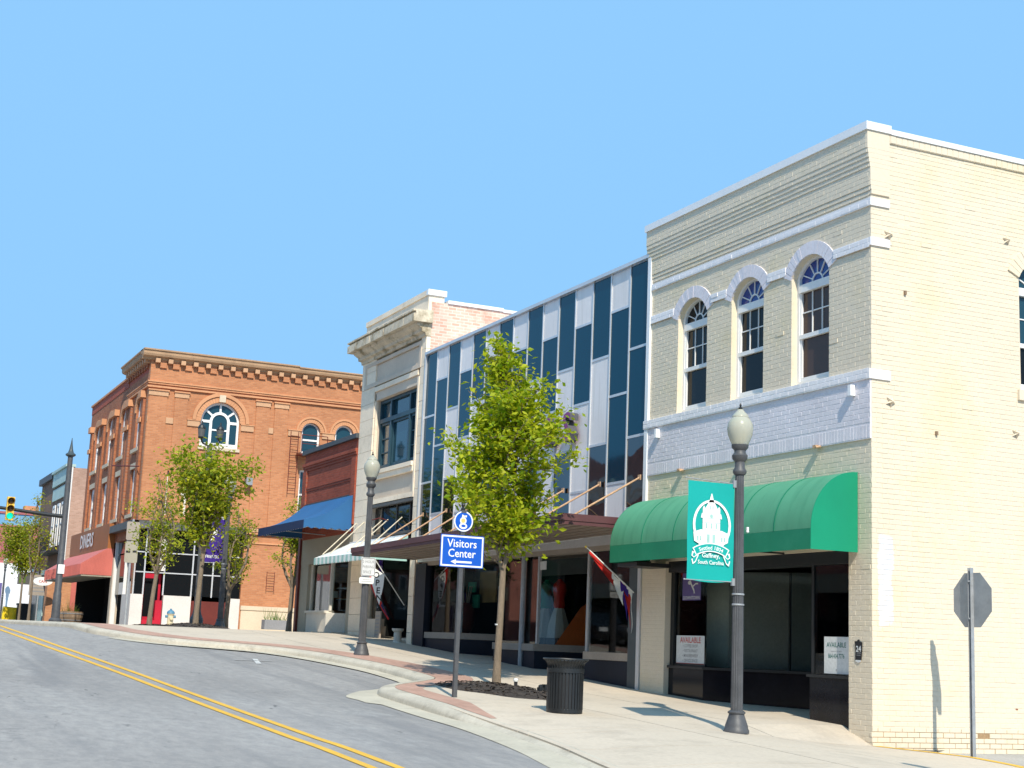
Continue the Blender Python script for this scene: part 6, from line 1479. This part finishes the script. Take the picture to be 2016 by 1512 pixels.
for k, (x, y) in enumerate(((-71.2, 10.35), (-72.4, 10.2))):
    pl = thing('planter', ['weathered half barrel planter nearest the glazed corner','second weathered half barrel planter under the red porch'][k], 'planter', (x, y, .16), local=True, group='half barrel planters')
    m = MB(); m.lathe([(.36,0),(.45,.25),(.47,.52),(.42,.52),(.40,.44)], n=16); part(pl, 'barrel', m, 'planter_wood')
    for z, r in ((.10,.405),(.40,.472)): m = MB(); m.lathe([(r-.01,z),(r+.008,z+.005),(r+.012,z+.04),(r-.0,z+.045)], n=16); part(pl, 'hoop', m, 'ink_grey')
    m = MB(WORLD); r3 = random.Random(k)
    for i in range(60):
        a = r3.uniform(0,6.28); l = r3.uniform(.2,.55+.5*(k==1)); d = r3.uniform(.05,.35); w = .025; bx, by = .2*math.cos(a*2), .2*math.sin(a*2)
        m.add([(bx-w,by,.45),(bx+w,by,.45),(bx+d*math.cos(a),by+d*math.sin(a),.45+l)], [(0,1,2)])
    part(pl, 'leaves', m, 'leaf_far', kind='stuff', fix=False)
t = thing('planter', 'low grey trough planter by the pale stone base of the red building', 'planter', (-60.5, 17.1, .2), local=True)
m = MB(XF); m.box(-.55,.55,0,.40,-.25,.25); part(t, 'trough', m, 'ink_grey'); m = MB(WORLD); r3 = random.Random(9)
for i in range(50):
    a = r3.uniform(0,6.28); x0, y0 = r3.uniform(-.2,.2), r3.uniform(-.5,.5); l = r3.uniform(.15,.6); m.add([(x0,y0-.012,.38),(x0,y0+.012,.38),(x0+.2*math.cos(a),y0+.2*math.sin(a),.38+l)], [(0,1,2)])
part(t, 'leaves', m, 'soil_plant', kind='stuff', fix=False)
# back of a route sign
rs = thing('route_sign', 'backs of two grey route plates on a post in front of the glazed corner', 'sign', (-56.3, 10.1, .1), local=True)
m = MB(XF); m.tube([(0,0,0),(0,4.0,0)], .045, 8); part(rs, 'post', m, 'galvanised')
for z0, z1, hw in ((2.35,3.15,.24),(3.20,3.90,.24)):
    m = MB(XF); m.prism(round_rect(-hw,hw,z0,z1,.06), .05, .06); part(rs, 'panel', m, 'sill_beige' if z0 > 3 else 'beige_board')
m = MB(XF); m.box(-.2,-.04,2.72,2.80,.061,.063); part(rs, 'strap', m, 'ink'); part(rs, 'strap', MB(XF).box(.05,.2,2.74,2.82,.061,.063), 'ink')
# traffic signal on its mast arm
sg = thing('traffic_signal', 'black traffic signal pole with a mast arm and a lit green signal', 'traffic signal', (-63.48, 8.53, .12), local=True)
m = MB(); m.lathe([(.26,0),(.26,.12),(.18,.2),(.165,1.2),(.145,1.25),(.105,7.0)], n=16); part(sg, 'pole', m, 'grey_pole_paint', True)
m = MB(); m.lathe([(.14,6.95),(.21,7.0),(.21,7.05),(.12,7.12),(.08,7.25),(.04,7.5),(.01,7.75)], n=14); part(sg, 'finial', m, 'teal_pilaster', True)
m = MB(XF); m.tube([(0,4.40,0),(-1.0,4.46,0),(-3.0,4.62,0),(-8.5,4.9,0)], .085, 10, .06); part(sg, 'mast_arm', m, 'black_metal', True)
hd = part(sg, 'signal_head', (lambda q: (q.box(-2.39,-2.09,4.08,5.04,.10,.36), q)[1])(MB(XF)), 'signal_yellow')
for z, mt in ((4.87,'lens_dark'),(4.56,'lens_dark'),(4.25,'lens_green')):
    m = MB(Fr((.37,-2.24,z),(0,1,0),(1,0,0),(0,0,-1))); m.lathe([(.125,0),(.12,.02),(.06,.05)], n=16); part(hd, 'lens', m, mt, True)
    m = MB(XF); m.ring([(-2.24+.145*math.cos(R(a)), z+.145*math.sin(R(a))) for a in range(-20,201,20)], [(-2.24+.145*math.cos(R(a)), z+.13*math.sin(R(a))) for a in range(-20,201,20)], .36, .58, closed=False); part(hd, 'visor', m, 'signal_yellow')
m = MB(XF); m.box(-.10,.16,2.02,2.40,.14,.17); part(sg, 'plate', m, 'print_white')
# shop signs, bins and barriers at the end of the street
m = MB(WORLD); m.box(-85.2,-85.15,9.3,10.7,2.15,2.75)
t = thing('hanging_sign', 'oval white sign hung over the pavement beyond the red porch', 'sign', (-85.2, 10.6, 2.4), local=True); m = MB(XF); m.prism(be(0,0,.52,.24,20), -.03, .03); part(t, 'board', m, 'print_white'); m = text_mb(XF, 'CAFE', 0, -.07, .2, .035, bold=.02); part(t, 'lettering', m, 'ink_red')
t = thing('sign_board', 'grey printed board on a post before the far shops', 'sign', (-90, 11.0, .15), local=True); m = MB(XF); m.tube([(0,0,0),(0,1.6,0)], .05, 6); part(t, 'post', m, 'galvanised'); m = MB(XF); m.box(-.55,.55,1.55,2.75,-.03,.03); part(t, 'panel', m, 'sill_beige'); m = MB(XF)
for k in range(5): m.box(-.4,.4,1.75+.2*k,1.82+.2*k,.031,.034)
part(t, 'lettering', m, 'ink_grey')
t = thing('hanging_sign', 'small square green sign on a bracket before the white building', 'sign', (-100, 11.35, 2.9), local=True); m = MB(XF); m.box(-.5,.35,-.35,.35,-.04,.04); part(t, 'board', m, 'stone_dark'); m = MB(XF); m.box(-.4,-.0,-.25,.25,.041,.045); part(t, 'picture', m, 'soil_plant'); m = MB(XF); m.tube([(-.6,.42,0),(1.2,.42,0)], .04, 6); part(t, 'bracket', m, 'black_metal')
t = thing('litter_bin', 'black bin at the end of the street beside the yellow barrier', 'litter bin', (-98.5, 11.25, .13), local=True); m = MB(XF); m.box(-.42,.42,0,1.05,-.3,.3); part(t, 'body', m, 'black_metal'); m = MB(XF); m.box(-.46,.46,1.05,1.18,-.34,.34); part(t, 'lid', m, 'black_metal')
t = thing('barrier', 'bright yellow water filled barrier at the end of the street', 'barrier', (-99, 10.85, .13), local=True)
m = MB(XF); m.prism([(-.85,0),(.85,0),(.85,.55),(.80,.85),(-.80,.95),(-.85,.6)], -.25, .25); part(t, 'body', m, 'barrier_yellow')
for k in range(4): m = MB(XF); m.box(-.7+.4*k,-.5+.4*k,.1,.75,.25,.29); part(t, 'rib', m, 'barrier_yellow')
# cars: one at the left edge of the picture, one parked across the street
def car(loc, rz, body, label, group):
    t = thing('car', label, 'car', loc, rz, group, local=True)
    CF = Fr((0,0,0),(1,0,0),(0,0,1),(0,-1,0))
    m = MB(CF); low = [(-2.25,.35),(2.2,.35),(2.28,.62),(2.2,.86),(1.2,.98),(-1.5,1.02),(-2.2,.98),(-2.3,.7)]; m.prism(low, -.88, .88); part(t, 'body', m, body)
    m = MB(CF); m.add([(-2.0,1.0,-.80),(1.15,.98,-.80),(.45,1.48,-.62),(-1.5,1.52,-.62),(-2.0,1.0,.80),(1.15,.98,.80),(.45,1.48,.62),(-1.5,1.52,.62)], [(3,2,1,0),(4,5,6,7),(0,1,5,4),(1,2,6,5),(2,3,7,6),(3,0,4,7)]); part(t, 'cabin', m, 'window_glass')
    m = MB(CF); m.box(-1.55,.5,1.49,1.56,-.63,.63); part(t, 'roof', m, body)
    for s in (-1,1):
        m = MB(CF); bar(m, (-1.98,1.0), (-1.5,1.53), .10, s*.72-.06, s*.72+.06); bar(m, (1.15,.98), (.45,1.52), .08, s*.72-.06, s*.72+.06); bar(m, (-.45,1.0), (-.45,1.5), .08, s*.74-.04, s*.74+.04); part(t, 'window_pillar', m, body)
        for x in (-1.4,1.42):
            m = MB(Fr((x,s*.80,.34),(1,0,0),(0,1,0),(0,0,1))); m.lathe([(.20,-.10),(.32,-.10),(.34,-.07),(.34,.07),(.32,.10),(.20,.10)], n=18); w = part(t, 'wheel', m, 'tyre'); m = MB(Fr((x,s*.80,.34),(1,0,0),(0,1,0),(0,0,1))); m.lathe([(.05,-.115),(.20,-.10),(.20,.10),(.05,.115)], n=12); part(w, 'rim', m, 'chrome')
        m = MB(CF); m.box(2.2,2.27,.66,.82,s*.62-.18,s*.62+.18); part(t, 'headlight', m, 'headlight'); m = MB(CF); m.box(-2.33,-2.27,.72,.92,s*.68-.14,s*.68+.14); part(t, 'tail_light', m, 'tail_red')
    m = MB(CF)
    for k in range(4): m.box(2.24,2.29,.50+.07*k,.53+.07*k,-.42,.42)
    part(t, 'grille', m, 'chrome'); return t
car((-106.5, 8.55, .02), math.pi+.2, 'car_white', 'white car cut off by the left edge, red tail light showing', 'cars on the street')
car((-53.2, -.6, zx(-53)-.14), 0, 'car_black', 'dark car parked across the street, mirrored in the shop window', 'cars on the street')
# ------------------------------------------------------------------ trees
def make_tree(loc, label, env, ztop, fork, nbranch, nleaf, leaf=.085, lm='leaf', seed=1, r0=.07, lean=(0,0), leaders=2, kind='street tree', group='street trees', spread=.13, twig_n=3, bare=.35, tie=False, clump=1.0):
    rr = random.Random(seed)
    t = thing('street_tree', label, kind, loc, local=True, group=group)
    def rad(z): return max(.05, lerp_t([(a, b) for a, b, _ in env], z))
    def cen(z): return lerp_t([(a, c) for a, _, c in env], z)
    trunk = MB(WORLD)
    base = [(0,0,-.08),(lean[0]*.1,lean[1]*.1,fork*.25),(lean[0]*.4+.02,lean[1]*.4,fork*.6),(lean[0],lean[1],fork)]
    trunk.tube(base, [r0*1.35,r0,r0*.92,r0*.85], 10)
    tr = part(t, 'trunk', trunk, 'bark', True)
    lead = []
    for k in range(leaders):
        a = 2*math.pi*k/leaders + rr.uniform(-.3,.3) + .9; s = .10+.07*k if leaders < 3 else rr.uniform(.15,.34)
        zt = ztop*(.96 if k == 0 else rr.uniform(.78,.93)); pts = []
        for i in range(7):
            f = i/6; z = fork-.05+(zt-fork)*f
            sx = s*math.sin(math.pi*min(f*1.15,1))*1.5 + .10*math.sin(5*f+k)*f
            pts.append((lean[0]+sx*math.cos(a)+f*cen(z)*0, lean[1]+cen(z)*f*.9+sx*math.sin(a), z))
        lead.append(pts)
    br = MB(WORLD); tips = []
    for p in lead: br.tube(p, r0*.62, 7, .008)
    def along(p, f):
        x = f*(len(p)-1); i = min(int(x), len(p)-2); g = x-i; return Vector(p[i]).lerp(Vector(p[i+1]), g)
    for i in range(nbranch):
        p = lead[i % len(lead)]; f = rr.uniform(.0,.92)**.9
        s = along(p, f); zt = s.z + rr.uniform(.25,.95)*(1-.35*f); zt = min(zt, ztop)
        a = i*2.399+rr.uniform(-.4,.4); r = rad(zt)*rr.uniform(.5,1.08)*(.80+.27*math.sin(3*a+2.3*zt+seed)+.10*math.sin(7*zt+seed))
        e = Vector((lean[0]+r*math.cos(a), lean[1]+cen(zt)+r*math.sin(a), zt))
        mid = s.lerp(e, .5) + Vector((0,0,-.10*r)) + Vector((rr.uniform(-.06,.06),rr.uniform(-.06,.06),0))
        q1 = s.lerp(mid,.5)+Vector((0,0,.03)); q2 = mid.lerp(e,.55)
        pts = [tuple(s),tuple(q1),tuple(mid),tuple(q2),tuple(e)]
        br.tube(pts, r0*.26, 5, .004); tips.append((pts, 1.0))
        for j in range(twig_n):
            g = rr.uniform(.35,.9); b = along(pts, g); dd = Vector((rr.gauss(0,1),rr.gauss(0,1),rr.uniform(-.2,1.0))).normalized()*rr.uniform(.18,.42)*min(1.2, .5+rad(zt)*.5)
            e2 = b+dd; pt_ = [tuple(b),tuple(b.lerp(e2,.5)+Vector((0,0,.02))),tuple(e2)]; br.tube(pt_, .006, 4, .003); tips.append((pt_, .8))
    part(t, 'branches', br, 'bark', True, fix=False)
    N = nleaf; V = np.zeros((N*4,3)); k = 0
    wts = [w*math.dist(p[0], p[-1]) for p, w in tips]; tot = sum(wts)
    rs = np.random.RandomState(seed)
    pick = rs.choice(len(tips), N, p=np.array(wts)/tot)
    # some twigs carry dense clumps, some are nearly bare
    dens = rs.gamma(1.2, 1.0, len(tips)) * clump + (1-clump)*1.0
    pick = rs.choice(len(tips), N, p=(np.array(wts)*dens)/np.sum(np.array(wts)*dens))
    for i in range(N):
        p, w = tips[pick[i]]; f = bare+(1-bare)*rs.rand()**.75; c = along(p, f); c = np.array(c) + rs.randn(3)*spread*np.array([1,1,.8])
        dr = rs.randn(3); dr[2] = dr[2]*.6-.25; dr /= np.linalg.norm(dr); up = rs.randn(3)*.7+np.array([0,0,1.0]); sd = np.cross(dr, up); sd /= np.linalg.norm(sd)+1e-6; nn = np.cross(sd, dr)
        L = leaf*rs.uniform(.6,1.25); wd = L*.27
        V[4*i] = c; V[4*i+1] = c+dr*L*.5+sd*wd+nn*L*.06; V[4*i+2] = c+dr*L; V[4*i+3] = c+dr*L*.5-sd*wd+nn*L*.06
    me = bpy.data.meshes.new('foliage'); F = np.arange(N*4).reshape(N,4)
    me.from_pydata(V.tolist(), [], np.concatenate([F[:,[0,1,2]], F[:,[0,2,3]]]).tolist()); me.materials.append(M_[lm])
    o = bpy.data.objects.new('foliage', me); COL.objects.link(o); o.parent = t; o['kind'] = 'stuff'
    if tie:
        q = MB(); q.lathe([(r0*.99,1.04),(r0*1.03,1.045),(r0*1.03,1.06),(r0*.99,1.065)], n=12); part(t, 'tie', q, 'print_white')
    return t
# env rows: (height, radius, sideways shift of the crown centre)
make_tree(pt(-23.75, 2.95, .02), 'young leafy street tree in the near mulch bed before the panelled building',
    [(1.9,.20,.0),(2.25,.62,.12),(2.7,.80,.05),(3.2,.98,-.10),(3.7,1.22,-.02),(4.2,1.30,.02),(4.7,1.32,.08),(5.1,1.12,.08),(5.45,.82,-.05),(5.8,.50,-.08),(6.1,.36,-.16),(6.45,.22,-.22)], 6.45, 2.0, 88, 10500, .13, 'leaf', 3, .065, (.02,.03), 2, tie=True, spread=.13, twig_n=4, bare=.28, clump=.95)
make_tree((-43.3, 9.81, .07), 'full leafy tree behind the twin lantern pole and purple banner',
    [(2.8,.25,.0),(3.3,.8,-.05),(3.8,1.3,-.1),(4.3,1.45,-.1),(4.9,1.5,-.15),(5.35,1.2,-.15),(5.8,.4,-.1)], 5.8, 2.3, 46, 6300, .155, 'leaf_far', 11, .078, (.05,.06), 5, spread=.19, bare=.4, twig_n=4, clump=.8)
make_tree((-50.0, 9.77, .1), 'sparse orange green tree before the red door and stall wall',
    [(1.9,.3,0),(2.6,.8,.05),(3.4,1.0,.1),(4.2,.9,.0),(4.9,.5,-.1),(5.3,.2,-.1)], 5.3, 1.75, 44, 2300, .12, 'leaf_far', 5, .08, (.05,.1), 6, spread=.15, bare=.6, twig_n=4)
make_tree((-47.05, 11.63, .12), 'small tree with loose leaves right of the dark lamp post',
    [(1.5,.3,0),(2.2,.65,.15),(3.0,.75,.2),(3.7,.6,.2),(4.2,.25,.2)], 4.25, 1.25, 26, 1900, .11, 'leaf_far', 8, .085, (.0,.05), 4, spread=.14, bare=.5)
make_tree((-49.26, 14.39, .13), 'slim tree half hidden behind the blue awning',
    [(1.4,.3,0),(2.4,.75,-.1),(3.3,.6,.0),(4.0,.75,.1),(4.8,.6,.15),(5.2,.25,.1)], 5.25, 1.5, 30, 2400, .115, 'leaf_far', 21, .09, (.0,.04), 4, spread=.13, bare=.5)
make_tree((-76.5, 9.0, .15), 'thin tree with wispy leaves beside the traffic signal pole',
    [(2.4,.3,0),(3.3,.7,.0),(4.2,.8,-.1),(5.2,.6,-.1),(6.2,.3,-.1),(6.6,.2,0)], 6.6, 2.2, 34, 1300, .14, 'leaf_far', 31, .07, (.0,.0), 4, spread=.18, bare=.5)
make_tree((-95, 10.6, .15), 'bushy yellow green tree before the rose red upper storey',
    [(3.3,.5,0),(4.0,1.3,-.4),(5.0,1.5,-.6),(6.0,1.1,-.5),(6.8,.5,-.4)], 6.8, 2.6, 40, 5500, .17, 'leaf_far', 41, .07, (.0,.0), 4, spread=.22, bare=.5)
# trees across the street that darken the reflections
for k, (x, y, h) in enumerate([(-72,-3.0,9.0),(-84,-3.2,10.0),(-31,-2.4,6.5)]):
    make_tree((x, y, zx(x)), ['broad dark tree across the street, second of the mirrored trees','tall dark tree far across the street','small tree across the street nearest the camera'][k],
        [(2.2,.6,0),(h*.45,2.3,0),(h*.7,2.3,0),(h,.4,0)], h, 2.1, 26, 3000, .28, 'leaf_dark', 60+k, .14, (0,0), 4, spread=.35, bare=.3, group='trees across the street')
